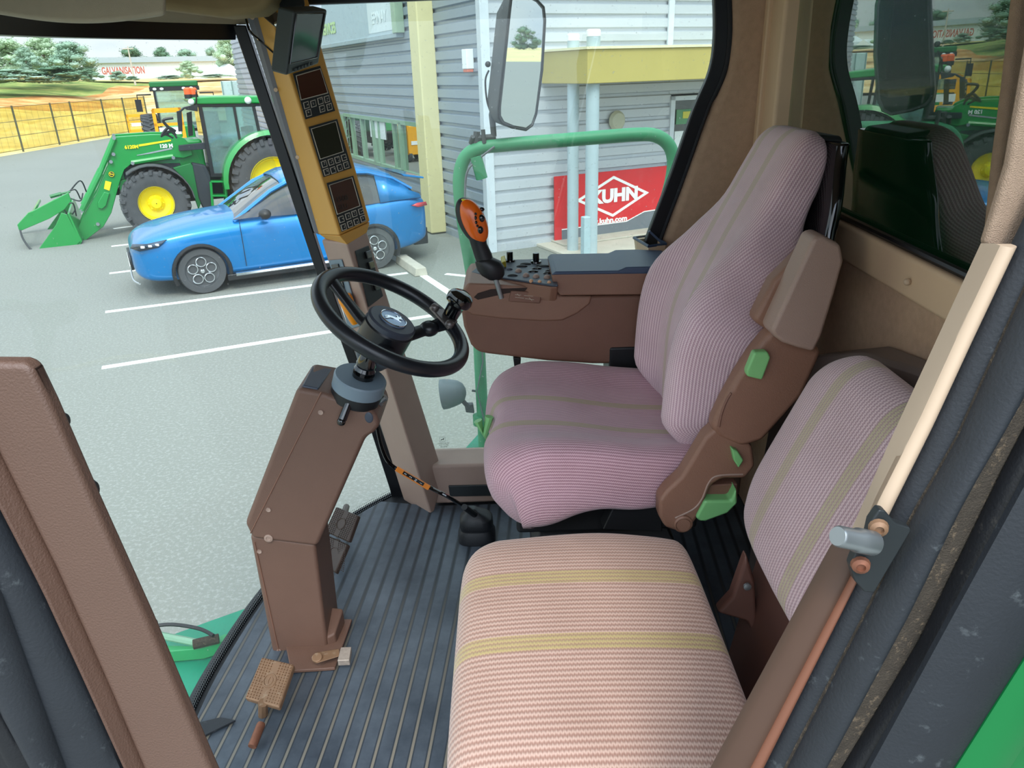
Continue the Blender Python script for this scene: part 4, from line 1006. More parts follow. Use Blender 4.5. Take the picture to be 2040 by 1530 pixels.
# right hand window
YG = 2.475
gpx = [(640, -60), (1432, -60), (1440, 60), (1425, 150), (1390, 225), (1300, 470), (1270, 560), (1240, 700), (1200, 930), (870, 930), (640, 200)]
MB().prism([at(*p, y=YG) for p in gpx], (0, .005, 0)).struct('window_2', M_glassR, smooth=False)
def bar_px(name, pts, wl, y, th, m_, bev=.006, kind='structure'):
    """flat bar along a pixel polyline; wl = (left offset, right offset) in px"""
    m = MB(); rings = []
    for (x, py), (a, b) in zip(pts, wl):
        A, B = at(x + a, py, y=y), at(x + b, py, y=y)
        rings.append([A, B, B + V((0, th, 0)), A + V((0, th, 0))])
    m.loft(rings); o = m.build(name, m_, None, bevel=bev, angle=40)
    if kind: o['kind'] = kind
    return o
fpts = spline([V((1420, -60, 0)), V((1424, 60, 0)), V((1414, 140, 0)), V((1380, 222, 0)), V((1335, 350, 0)), V((1288, 475, 0)), V((1262, 560, 0)), V((1225, 750, 0)), V((1190, 925, 0))], 6)
bar_px('trim_window_seal_rear', [(p.x, p.y) for p in fpts], [(0, 36 if p.y < 200 else 33) for p in fpts], 2.45, .03, M_seal, .004)
bar_px('trim_window_bead', [(p.x, p.y) for p in fpts], [(26, 31) for p in fpts], 2.446, .01, M_rub, .001)
m = MB(); m.prism([at(866, 911, y=2.45), at(1210, 900, y=2.45), at(1210, 935, y=2.45), at(872, 941, y=2.45)], (0, .03, 0)).struct('trim_window_seal_foot', M_seal, bevel=.005)
m = MB(); m.prism([at(500, 14, y=2.45), at(1470, -24, y=2.45), at(1470, -70, y=2.45), at(500, -40, y=2.45)], (0, .03, 0)).struct('trim_window_seal_top', M_seal, bevel=.004)
# beige pillar between side and rear windows
pl = [(1456, -60), (1600, -60), (1600, 700), (1290, 700), (1300, 560), (1322, 478), (1368, 350), (1414, 228), (1448, 145), (1458, 60)]
MB().prism([at(*p, y=2.44) for p in pl], (0, .10, 0)).struct('wall_pillar', M_beigefab2, bevel=.03, seg=4)
MB().prism([C3(.42, 2.40, .10), C3(.82, 2.40, .10), C3(.82, 2.40, .80), C3(.42, 2.40, .80)], (0, .10, 0)).struct('wall_corner', M_brownd, smooth=False)
# wall under the side window
MB().prism([C3(-.30, 2.36, 0), C3(.82, 2.36, 0), C3(.82, 2.36, .16), C3(-.30, 2.36, .16)], (0, .14, 0)).struct('wall_right', M_brownl, bevel=.012)
MB().prism([at(893, 968, y=2.355), at(1200, 962, y=2.355), at(1200, 985, y=2.355), at(896, 990, y=2.355)], (0, .012, 0)).struct('trim_vent_slot', M_matte, bevel=.004)
# rear wall: carpet panel, window opening with frame
XR = .80
def RW(y, z, o=0): return V((.79 + .027 * (y - 1.5) + o, y, FL + z))
MB().prism([RW(.50, 0), RW(2.55, 0), RW(2.55, 1.03), RW(.50, 1.03)], (.03, 0, 0)).struct('wall_rear', M_beigefab2, smooth=False)
m = MB()
m.hull8([RW(.5, 1.013, -.012), RW(2.5, 1.013, -.012), RW(2.5, 1.10, -.012), RW(.5, 1.09, -.012)], [RW(.5, 1.013, .03), RW(2.5, 1.013, .03), RW(2.5, 1.10, .03), RW(.5, 1.09, .03)])
m.struct('window_3_sill', M_frame, bevel=.01)
m = MB(); m.box(RW(2.385, 1.38), (.06, .15, .66)); m.struct('window_3_side_frame', M_frame, bevel=.012)
m = MB(); m.box(RW(2.425, 1.38, -.03), (.03, .03, .66)); m.struct('trim_frame_bead', M_frame, bevel=.006)
m = MB(); m.prism([RW(.4, 1.0, .02), RW(2.40, 1.0, .02), RW(2.40, 1.72, .02 - .013 * .7), RW(.4, 1.72, .02 - .013 * .7)], (.005, 0, 0)); m.struct('window_3', M_glassB, smooth=False)
m = MB(); m.tube([RW(.4, 1.095, .005), RW(2.33, 1.108, .005)], .008, 8); m.struct('trim_glass_seal', M_seal)
m = MB(); m.ball(RW(1.41, 1.05, -.018), .007, 8, 6); m.struct('trim_frame_screw', M_beige)
# near side pillar, carpeted, between rear window and door
pk = [(2035, -80), (2250, -80), (2250, 640), (1965, 620), (1968, 500), (1985, 330), (2005, 180)]
MB().prism([at(*p, y=1.18) for p in pk], (0, .022, 0)).struct('wall_door_pillar', M_beigefab, bevel=.01, seg=3)
# grain tank wall seen through the rear glass
gt = empty('grain_tank', (1.9, 1.4, 1.2), 'dark green tank wall with a dusty ledge seen through the rear window', 'tank')
MB().box((1.9, 1.0, 2.6), (.06, 3.9, 2.9)).build('wall', M_tank, gt, smooth=False)
MB().hull8([V((1.55, -.6, 2.62)), V((1.88, -.6, 2.66)), V((1.88, 2.5, 2.66)), V((1.55, 2.5, 2.62))], [V((1.55, -.6, 2.66)), V((1.88, -.6, 2.70)), V((1.88, 2.5, 2.70)), V((1.55, 2.5, 2.66))]).build('ledge', mat('dusty_ledge', '#8E8268', .9, var=.2, vs=20), gt, bevel=.01)
MB().box((1.48, 1.0, 3.55), (.90, 3.9, .05)).box((1.48, 2.94, 2.5), (.90, .04, 2.1)).box((1.48, -.93, 2.5), (.90, .04, 2.1)).build('cover', M_tank, gt, smooth=False)  # plates added over and beside the gap to shade the tank wall
MB().box((1.84, 1.3, 3.1), (.05, 1.0, .8)).box((1.84, 2.1, 3.1), (.05, .5, .8)).build('panel', mat('tank_panel', '#0B1712', .5), gt, bevel=.04)

# ---------------------------------------------------------------- floor mat
mt = bpy.data.materials.new('ribbed_mat'); mt.use_nodes = True; t = mt.node_tree; n_ = t.nodes; l_ = t.links; bs_ = n_['Principled BSDF']
tc_ = n_.new('ShaderNodeTexCoord'); sx = n_.new('ShaderNodeSeparateXYZ'); l_.new(tc_.outputs['Object'], sx.inputs[0])
gx = mm('MULTIPLY_ADD', sx.outputs[1], -.075, sx.outputs[0])
fr = mm('ABSOLUTE', mm('SUBTRACT', mm('FRACT', mm('MULTIPLY', gx, 1 / .0415)), .5))      # 0 in the groove
gro = mm('LESS_THAN', fr, .075)
side = mm('SUBTRACT', mm('LESS_THAN', fr, .16), gro)
no_ = n_.new('ShaderNodeTexNoise'); no_.inputs['Scale'].default_value = 5; no_.inputs['Detail'].default_value = 9; no_.inputs['Roughness'].default_value = .65; l_.new(tc_.outputs['Object'], no_.inputs['Vector'])
cr1 = n_.new('ShaderNodeValToRGB'); e = cr1.color_ramp.elements; e[0].position = .35; e[0].color = srgb('#333B45'); e[1].position = .68; e[1].color = srgb('#565F69'); l_.new(no_.outputs['Fac'], cr1.inputs[0])
mxa = n_.new('ShaderNodeMix'); mxa.data_type = 'RGBA'; l_.new(cr1.outputs[0], mxa.inputs[6]); mxa.inputs[7].default_value = srgb('#272D34'); l_.new(mm('MULTIPLY', side, .7), mxa.inputs[0])
# dirt lies in the grooves towards the door
dg = n_.new('ShaderNodeMath'); dg.operation = 'MULTIPLY_ADD'; dg.use_clamp = True; l_.new(sx.outputs[1], dg.inputs[0]); dg.inputs[1].default_value = -1.3; dg.inputs[2].default_value = .55
dcol = n_.new('ShaderNodeMix'); dcol.data_type = 'RGBA'; dcol.inputs[6].default_value = srgb('#20262C'); dcol.inputs[7].default_value = srgb('#857E70'); l_.new(dg.outputs[0], dcol.inputs[0])
mxb = n_.new('ShaderNodeMix'); mxb.data_type = 'RGBA'; l_.new(gro, mxb.inputs[0]); l_.new(mxa.outputs[2], mxb.inputs[6]); l_.new(dcol.outputs[2], mxb.inputs[7]); l_.new(mxb.outputs[2], bs_.inputs['Base Color'])
bs_.inputs['Roughness'].default_value = .45
bp_ = n_.new('ShaderNodeBump'); bp_.inputs['Distance'].default_value = .004; bp_.inputs['Strength'].default_value = .8; l_.new(mm('MULTIPLY', mm('ADD', gro, mm('MULTIPLY', side, .5)), -1), bp_.inputs['Height']); l_.new(bp_.outputs[0], bs_.inputs['Normal'])
mp_ = [V((p.x + .018, p.y, FL - .01)) for p in wcurve(0, 0)]
mp_ = [p for p in mp_ if .62 < p.y < 2.40]
m = MB(); m.prism(mp_ + [V((.86, .62, FL - .01)), V((.86, 2.35, FL - .01)), V((-.30, 2.35, FL - .01))], (0, 0, .012))
m.thing('floor_mat', mt, 'dark rubber floor mat with long ribs and dirt in its grooves', 'floor mat', bevel=.003)
# torn corner flap near the door
m = MB(); m.prism([at(x, y, z=FL + .004) for x, y in ((398, 1442), (440, 1432), (470, 1438), (405, 1470))], (0, 0, .006)); m.thing('mat_flap', M_rub, 'small torn flap at the door corner of the floor mat', 'torn rubber', bevel=.001)

# ---------------------------------------------------------------- steering column
sc_ = empty('steering_column', C3(-.52, 1.70, 0), 'brown angled steering column rising from the cab floor', 'steering column')
YC = 1.62
def pp(lst, y): return [at(*p, y=y) for p in lst]
U_ = [(591, 774), (644, 783), (700, 806), (748, 824), (757, 848), (744, 864), (728, 873), (632, 1090), (502, 1074), (487, 1044)]
MB().prism(pp(U_, YC), (0, .17, 0)).build('upper_housing', M_brown, sc_, bevel=.012, seg=3)
L_ = [(497, 1066), (628, 1084), (654, 1300), (656, 1316), (543, 1305)]
MB().prism(pp(L_, YC + .008), (0, .15, 0)).build('lower_housing', M_brown, sc_, bevel=.010, seg=3)
q0 = at(560, 1330, z=FL + .006)
MB().prism([at(580, 1342, z=FL + .004), at(668, 1336, z=FL + .004), at(702, 1238, z=FL + .004), at(560, 1240, z=FL + .004)], (0, 0, .010)).build('base_plate', M_brown, sc_, bevel=.003)
MB().prism([at(655, 1300, y=YC + .01), at(672, 1290, y=YC + .02), at(688, 1240, y=YC + .10), at(650, 1235, y=YC + .10)], (0, 0, .05)).build('base_flange', M_brown, sc_, bevel=.006)
seam = [(640, 781), (499, 1062)]
m = MB()
for a, b in zip(seam, seam[1:]): p, q = at(*a, y=YC - .0005), at(*b, y=YC - .0005); m.tube([p, q], .0016, 6)
p, q = at(507, 1080, y=YC + .007), at(556, 1300, y=YC + .007); m.tube([p, q], .0016, 6)
m.build('panel_seam', M_brownd, sc_)
for a in ((639, 821), (535, 1015), (517, 1098), (556, 1296)):
    y_ = YC if a[1] < 1070 else YC + .008
    m = MB(); c = at(*a, y=y_); m.lathe([(.0062, .0), (.0062, .0025), (.003, .0012), (.001, .001)], c + V((0, 0, 0)), (0, -1, 0), 12); m.build('screw', M_brownl, sc_)
m = MB(); m.lathe([(.011, 0), (.011, .002), (.006, .003), (.004, .0012)], at(535, 1072, y=YC), (0, -1, 0), 16); m.build('bolt_cover', M_brownl, sc_)
m = MB(); m.ball(at(735, 832, y=YC - .001), (.010, .002, .014), 14, 8); m.build('blank_plug', M_slate, sc_)
m = MB(); m.prism([at(601, 770, y=YC + .0), at(619, 731, y=YC + .02), at(664, 731, y=YC + .05), at(634, 779, y=YC)][:0] or [at(602, 770, y=YC + .012) + V((0, 0, .004)), at(634, 777, y=YC + .012) + V((0, 0, .004)), at(663, 737, y=YC + .150) + V((0, 0, .004)), at(622, 732, y=YC + .150) + V((0, 0, .004))], V((0, 0, -.014))); m.build('blanking_pad', M_slate, sc_, bevel=.004)
# wheel geometry
WC = V((-.276, 1.70, 2.414)); wn = V((math.sin(.538), -.1228, math.cos(.538))).normalized()
wt = V((0, 1, 0)).cross(wn).normalized(); ws = wn.cross(wt)          # wt along the tilt, ws lateral
axb = at(700, 800, y=1.70)
# collar: short tilted drum under the wheel
cc = at(719, 750, y=1.66); ca_ = V((.34, -.10, .93)).normalized()
m = MB(); m.lathe([(.058, -.062), (.061, -.05), (.061, -.03)], cc, ca_, 32); m.build('lower_collar', M_black, sc_)
m = MB(); m.lathe([(.0625, -.034), (.063, -.004), (.060, 0), (.02, .0)], cc, ca_, 32); m.build('collar', M_collar, sc_)
m = MB(); m.lathe([(.026, 0), (.026, .01), (.022, .012), (.026, .02), (.022, .028), (.024, .036), (.018, .06)], cc + V((.005, 0, 0)), ca_, 20); m.build('shaft_boot', M_gloss, sc_)
m = MB(); m.tube([at(708, 772, y=1.64), at(684, 832, y=1.60)], .0055, 8); m.build('tilt_lever', M_chrome, sc_)
m = MB(); m.tube([at(696, 800, y=1.615), at(682, 836, y=1.595)], [.0095, .0105], 12); m.ball(at(680, 840, y=1.594), .0105); m.build('lever_grip', M_gloss, sc_)
m = MB(); m.tube([at(748, 806, y=1.70), at(768, 790, y=1.70)], .009, 10); m.tube([at(742, 812, y=1.69), at(757, 800, y=1.69)], .012, 8); m.build('key_lock', M_steel, sc_)
# foot lever
ft = MB(); ft.hull8([at(627, 1300, z=FL + .045), at(676, 1292, z=FL + .045), at(678, 1307, z=FL + .045), at(629, 1322, z=FL + .045)], [at(627, 1300, z=FL + .035), at(676, 1292, z=FL + .035), at(678, 1307, z=FL + .035), at(629, 1322, z=FL + .035)]); ft.lathe([(.014, -.004), (.014, .006)], at(632, 1311, z=FL + .045), (0, -.3, 1), 16)
pd_ = ft.build('tilt_pedal', M_bronze, sc_, bevel=.003)
MB().prism([at(679, 1289, z=FL + .055), at(700, 1288, z=FL + .055), at(696, 1315, z=FL + .045), at(672, 1316, z=FL + .045)], (0, 0, -.018)).build('tread_pad', mat('worn_tread', '#A89A8E', .5, .4, var=.2, vs=80), pd_, bevel=.002)

# steering wheel
sw = empty('steering_wheel', WC, 'black steering wheel with a round badge and a spinner knob', 'steering wheel')
def wp(a, rad, h=0): return WC + wt * (rad * math.cos(a)) + ws * (rad * math.sin(a)) + wn * h
m = MB(); m.tube([wp(2 * PI * k / 72, .182) for k in range(72)], .0180, 16, loop=True); m.build('rim', M_wheel, sw)
# find the angle of the knob in the plane
kp = at(848, 640, pl=(WC, wn)); dk = kp - WC; ak = math.atan2(dk.dot(ws), dk.dot(wt))
for k, da in enumerate((0, 2 * PI / 3, -2 * PI / 3)):
    a = ak + da; m = MB(); side_ = wn.cross((wp(a, 1) - WC).normalized())
    rg_ = []
    for rad, h, wd, thk in ((.030, -.050, .026, .012), (.07, -.045, .021, .011), (.12, -.026, .018, .010), (.165, -.006, .022, .012), (.182, 0, .024, .012)):
        c = wp(a, rad, h); rg_.append([c + side_ * (wd * math.cos(q)) + wn * (thk * math.sin(q)) for q in [2 * PI * j / 12 for j in range(12)]])
    m.loft(rg_).build('spoke', M_wheel, sw, angle=60)
m = MB(); m.lathe([(.061, -.066), (.062, -.02), (.059, -.016)], WC, wn, 36); hubo = m.build('hub', M_wheel, sw)
m = MB(); m.lathe([(.026, -.138), (.036, -.130), (.056, -.095), (.062, -.072), (.0605, -.062)], WC, wn, 36); m.build('hub_shroud', mat('hub_grey', '#4E5860', .45), hubo)
m = MB(); m.lathe([(.059, -.018), (.060, -.004), (.055, .0), (.02, .001)], WC, wn, 36); m.build('hub_cap', M_slate, hubo)
m = MB(); m.lathe([(.034, 0), (.034, .003), (.031, .005), (.030, .0035), (.01, .004)], WC + wn * .0, wn, 32); bd = m.build('badge', mat('badge_blue', '#8EA3BC', .25, .5, var=0), sw)
m = MB(); m.tube([wp(2 * PI * k / 40, .0325, .0045) for k in range(40)], .0016, 6, loop=True); m.prism(deer(WC + wn * .0045, ws * .2 + wt * .98, wn.cross(ws * .2 + wt * .98) , .046), wn * .0012); m.build('deer_emblem', M_chrome, bd, smooth=False)
m = MB(); m.lathe([(.014, .018), (.020, .022), (.021, .05), (.024, .056), (.032, .062), (.034, .072), (.031, .084), (.020, .092), (.004, .094)], wp(ak, .178), wn, 28); m.build('spinner_knob', M_gloss, sw)
m = MB(); tang = wn.cross((wp(ak, 1) - WC).normalized()); rad_ = (wp(ak, 1) - WC).normalized()
for s in (-1, 1): m.lathe([(.012, .012), (.012, .022), (.008, .028), (.003, .029)], wp(ak, .150) + tang * (.034 * s), wn, 10)
c = wp(ak, .168); m.hull8([c - tang * .045 - rad_ * .026 + wn * .008, c + tang * .045 - rad_ * .026 + wn * .008, c + tang * .022 + rad_ * .02 + wn * .014, c - tang * .022 + rad_ * .02 + wn * .014], [c - tang * .045 - rad_ * .026 + wn * .016, c + tang * .045 - rad_ * .026 + wn * .016, c + tang * .022 + rad_ * .02 + wn * .022, c - tang * .022 + rad_ * .02 + wn * .022])
m.build('knob_clamp', mat('worn_clamp', '#6A6462', .35, .6, var=.2, vs=60), sw, bevel=.004)
m = MB(); m.ball(wp(ak, .13, -.022), (.026, .026, .02), 14, 9); m.build('spoke_boss', M_wheel, sw)

# ---------------------------------------------------------------- front right post with displays
po = empty('corner_post', C3(-.40, 2.42, 0), 'leaning brown and ochre corner post with three display panels', 'post')
YL, YM, YR_ = 2.42, 2.30, 2.40
def post(name, pl_, pm, pr, m_, bev=.006, back=.10, yl=YL, ym=YM, yr=YR_):
    """two faced post piece: left edge, ridge and right edge given as (top px, bottom px)"""
    rings = []
    for i in (0, 1):
        l0, m0, r0 = at(*pl_[i], y=yl), at(*pm[i], y=ym), at(*pr[i], y=yr)
        rings.append([l0, m0, r0, r0 + V((-.03, .045, 0)), l0 + V((-.0, .03, 0))])
    mb = MB(); mb.loft(rings); return mb.build(name, m_, po, bevel=bev), rings
hous, HR = post('display_housing', ((500, -10), (634, 468)), ((526, -10), (676, 470)), ((612, -10), (738, 441)), M_ochre)
post('housing_foot', ((636, 467), (660, 483)), ((676, 470), (692, 488)), ((738, 442), (731, 464)), M_ochre, .004)
post('edge_strip', ((478, -10), (625, 462)), ((490, -10), (628, 464)), ((502, -10), (637, 468)), M_greyp, .002, yl=2.43, ym=2.415, yr=2.415)
post('lower_cover', ((640, 478), (808, 1008)), ((690, 484), (862, 1036)), ((731, 460), (884, 945)), M_brownl, .008)
bar_px('window_seal', [(463, 50), (545, 290), (627, 537), (700, 740), (782, 993)], [(0, 26), (0, 23), (0, 21), (0, 20), (0, 24)], 2.44, .03, M_seal, .004, None).parent = None
ws_ = bpy.data.objects['window_seal']; ws_.name = 'trim_windscreen_seal'; ws_['kind'] = 'structure'
RT = [HR[0][1], HR[0][2], HR[1][1], HR[1][2]]
fn = (RT[1] - RT[0]).cross(RT[2] - RT[0]).normalized()
if fn.y > 0: fn = -fn
def fp(x, y, o=0): return at(x, y, pl=(RT[0] + fn * o, fn))
def slab(pix, o, th, name, m_, par, bev=0.0): return MB().prism([fp(x, y, o) for x, y in pix], fn * th).build(name, m_, par, bevel=bev, smooth=bool(bev))
disp = [
 ([(583, 147), (637, 131), (667, 221), (608, 238)], [(590, 151), (638, 137), (653, 185), (600, 199)], M_lcd,
  [(610, 209.5), (624, 206.5), (638, 201), (651, 197.5), (614.5, 225), (641.5, 216.7), (656, 213)]),
 ([(614, 253), (671, 237), (700, 335), (644, 353)], [(620, 257), (669, 242), (684, 302), (638, 317)], M_lcd2,
  [(645.6, 327), (659, 322.6), (672, 318.3), (685, 314), (650, 342.5), (663.3, 339), (676.6, 334), (689.4, 329)]),
 ([(650, 365), (703, 350), (729, 440), (680, 462)], [(656, 369), (701, 354), (717, 410), (672, 427)], M_lcd,
  [(680, 436.7), (693, 430.7), (705.6, 425.8), (719, 421), (684.6, 452.4), (697, 446.4), (709.7, 441.5), (723, 435.5)])]
for bk_, scn, mm_, bts in disp:
    d = slab(bk_, .0005, .003, 'display_unit', M_matte, po, .001)
    MB().prism([fp(x, y, .0036) for x, y in scn], fn * .001).build('screen', mm_, d, smooth=False)
    fr_ = MB(); ps = [fp(x, y, .0046) for x, y in scn]; fr_.tube([ps[0], ps[1], ps[2], ps[3]], .0016, 6, loop=True); fr_.build('screen_border', M_lineL, d)
    ux = (ps[1] - ps[0]).normalized(); uy = (ps[0] - ps[3]).normalized()
    for b_ in bts:
        c = fp(*b_, .0036); k = MB(); hw_ = .0092
        sq = [c - ux * hw_ - uy * hw_, c + ux * hw_ - uy * hw_, c + ux * hw_ + uy * hw_, c - ux * hw_ + uy * hw_]
        k.prism(sq, fn * .0015); k.cur = 1
        sq2 = [c + (p - c) * .78 + fn * .0015 for p in sq]; k.prism(sq2, fn * .0006); k.cur = 0
        random.seed(int(b_[0] * 7 + b_[1]))
        for _ in range(2):
            a0 = c + ux * random.uniform(-.004, .004) + uy * random.uniform(-.004, .004) + fn * .0023
            k.prism([a0, a0 + ux * random.uniform(.002, .005), a0 + ux * .004 + uy * .0018, a0 + uy * .0018], fn * .0003)
        k.build('button', [M_lineL, M_matte], d, smooth=False)
text('readout', '1500', M_ink, bpy.data.objects['screen.002'], fp(681, 396, .0052), RT[1] - RT[0], RT[0] - RT[2], .022, .0003)
text('readout', 'SEU', M_ink, bpy.data.objects['screen.002'], fp(683, 412, .0052), RT[1] - RT[0], RT[0] - RT[2], .020, .0003)
for a in ((500, 35), (547, 179), (590, 313), (631, 437)):
    m = MB(); m.lathe([(.006, 0), (.006, .004), (.002, .004)], at(a[0] + 3, a[1], y=2.408), (0, -1, 0), 10); m.build('screw', M_beige, po)
# rocker panels on the lower cover
def lp(x, y, y3=None, o=0.0):
    """point on the right face of the lower cover"""
    A, B, C_ = at(690, 484, y=YM), at(731, 460, y=YR_), at(862, 1036, y=YM); n3 = (B - A).cross(C_ - A).normalized()
    if n3.y > 0: n3 = -n3
    return at(x, y, pl=(A + n3 * o, n3)), n3
def lslab(pix, o, th, name, m_, par, bev=.002):
    pts_ = [lp(x, y, o=o)[0] for x, y in pix]; return MB().prism(pts_, lp(700, 600)[1] * th).build(name, m_, par, bevel=bev)
rp1 = lslab([(706, 500), (733, 489), (762, 590), (733, 612)], .0005, .004, 'switch_panel', M_matte, po)
for k in range(4): 
    y = 508 + k * 21; x = 731 + k * 5.5
    MB().prism([lp(x - 6, y - 6, o=.004)[0], lp(x + 5, y - 10, o=.004)[0], lp(x + 8, y + 4, o=.004)[0], lp(x - 2, y + 8, o=.004)[0]], lp(700, 600)[1] * .008).build('rocker', M_gloss, rp1, bevel=.002)
rp2 = lslab([(745, 628), (772, 612), (783, 650), (758, 664)], .0005, .004, 'switch_panel', M_gloss, po)
def ll(x, y, o=0.0):
    A, B, C_ = at(640, 478, y=YL), at(690, 484, y=YM), at(808, 1008, y=YL); n3 = (B - A).cross(C_ - A).normalized()
    if n3.y > 0: n3 = -n3
    return at(x, y, pl=(A + n3 * o, n3)), n3
nl = ll(680, 600)[1]
MB().prism([ll(656, 518, .0005)[0], ll(682, 516, .0005)[0], ll(722, 648, .0005)[0], ll(696, 656, .0005)[0]], nl * .004).build('lever_plate', M_collar, po, bevel=.002)
MB().prism([ll(661, 527, .005)[0], ll(675, 525, .005)[0], ll(690, 585, .005)[0], ll(677, 590, .005)[0]], nl * .004).build('lever_gate', M_gloss, po, bevel=.002)
k0 = ll(686, 590, .030)[0]; k1 = ll(706, 640, .022)[0]
lv = MB(); lv.lathe([(.006, -.010), (.021, -.002), (.0235, .008), (.0235, .018), (.020, .045), (.015, .085), (.011, .098), (.004, .10)], k0, (k1 - k0), 22); lv.build('orange_lever', M_orange2, po)

# ---------------------------------------------------------------- monitor
mo = empty('monitor', at(571, 151, y=2.0), 'small grey camera monitor hanging in front of the display post', 'monitor')
fTL, fTR, fBR, fBL = at(587, 22, y=2.0), at(653, 19, y=2.16), at(635, 128, y=2.16), at(571, 151, y=2.0)
mn = (fTR - fTL).cross(fBL - fTL).normalized()
if mn.dot(fTL - CAM) < 0: mn = -mn
MB().hull8([fTL, fTR, fBR, fBL], [p + mn * .045 for p in (fTL, fTR, fBR, fBL)]).build('casing', mat('monitor_grey', '#3F4848', .5, var=.05, vs=20), mo, bevel=.006, seg=3)
mpl = lambda x, y, o=0: at(x, y, pl=(fTL - mn * o, mn))
MB().prism([mpl(591, 29, .0012), mpl(646, 26, .0012), mpl(631, 114, .0012), mpl(577, 127, .0012)], -mn * .0005).build('screen', M_screen, mo, smooth=False)
sc_m = [mpl(591, 29, .0025), mpl(646, 26, .0025), mpl(631, 114, .0025), mpl(577, 127, .0025)]
MB().tube(sc_m, .0022, 6, loop=True).build('bezel', M_gloss, mo)
for k in range(6): 
    x = 588 + k * 6.4; y = 138.5 - k * 2.4
    MB().prism([mpl(x - 2, y - 3, .001), mpl(x + 1.5, y - 3.8, .001), mpl(x + 1, y + 2.5, .001), mpl(x - 2.5, y + 3.4, .001)], -mn * .003).build('button', M_rub, mo, smooth=False)
MB().hull8([at(530, -10, y=2.22), at(548, -12, y=2.22), at(562, 36, y=2.12), at(545, 58, y=2.12)][:0] or [at(516, 26, y=2.24), at(532, 6, y=2.24), at(562, 34, y=2.14), at(552, 58, y=2.14)], [at(516, 26, y=2.28), at(532, 6, y=2.28), at(562, 34, y=2.18), at(552, 58, y=2.18)]).build('bracket_arm', M_gloss, mo, bevel=.004)
MB().hull8([at(550, -40, y=2.15), at(600, -40, y=2.15), at(608, 14, y=2.12), at(558, 20, y=2.12)], [at(550, -40, y=2.20), at(600, -40, y=2.20), at(608, 14, y=2.17), at(558, 20, y=2.17)]).build('bracket_plate', M_matte, mo, bevel=.006)
m = MB(); m.ball(at(551, 48, y=2.13), .006); m.build('bolt', M_chrome, mo)
m = MB(); m.tube(spline([at(488, 28, y=2.38), at(498, 62, y=2.38), at(520, 82, y=2.36), at(548, 107, y=2.10)], 8), .0035, 8); m.build('cable', M_gloss, mo)
# sun visor / roof lining bulge over the windscreen
sv_ = []
for i in range(25):
    t_ = i / 24; x = lerp(-140, 330, t_); yb = 24 + 20 * math.sin(PI * max(0, min(1, (x + 20) / 370))) if x > -20 else 24
    sv_.append(at(x, yb, y=1.72))
m = MB(); top_ = [at(330, -60, y=1.72), at(-140, -60, y=1.72)]
m.prism(sv_ + top_, (-.02, .05, 0)); m.thing('sun_visor', mat('visor_beige', '#A59A84', .9, var=.04, vs=30, bump=.3, bs=600), 'pale beige sun visor folded along the top of the windscreen', 'sun visor', bevel=.008, seg=3)
m = MB(); m.prism([at(x, y, y=2.05) for x, y in ((-80, -60), (560, -60), (540, 8), (512, 28), (440, 34), (250, 10), (60, -12))], (0, .12, 0)); m.struct('trim_roof_edge', mat('roof_edge_tan', '#86734F', .85, var=.05, vs=30), bevel=.02, seg=3)
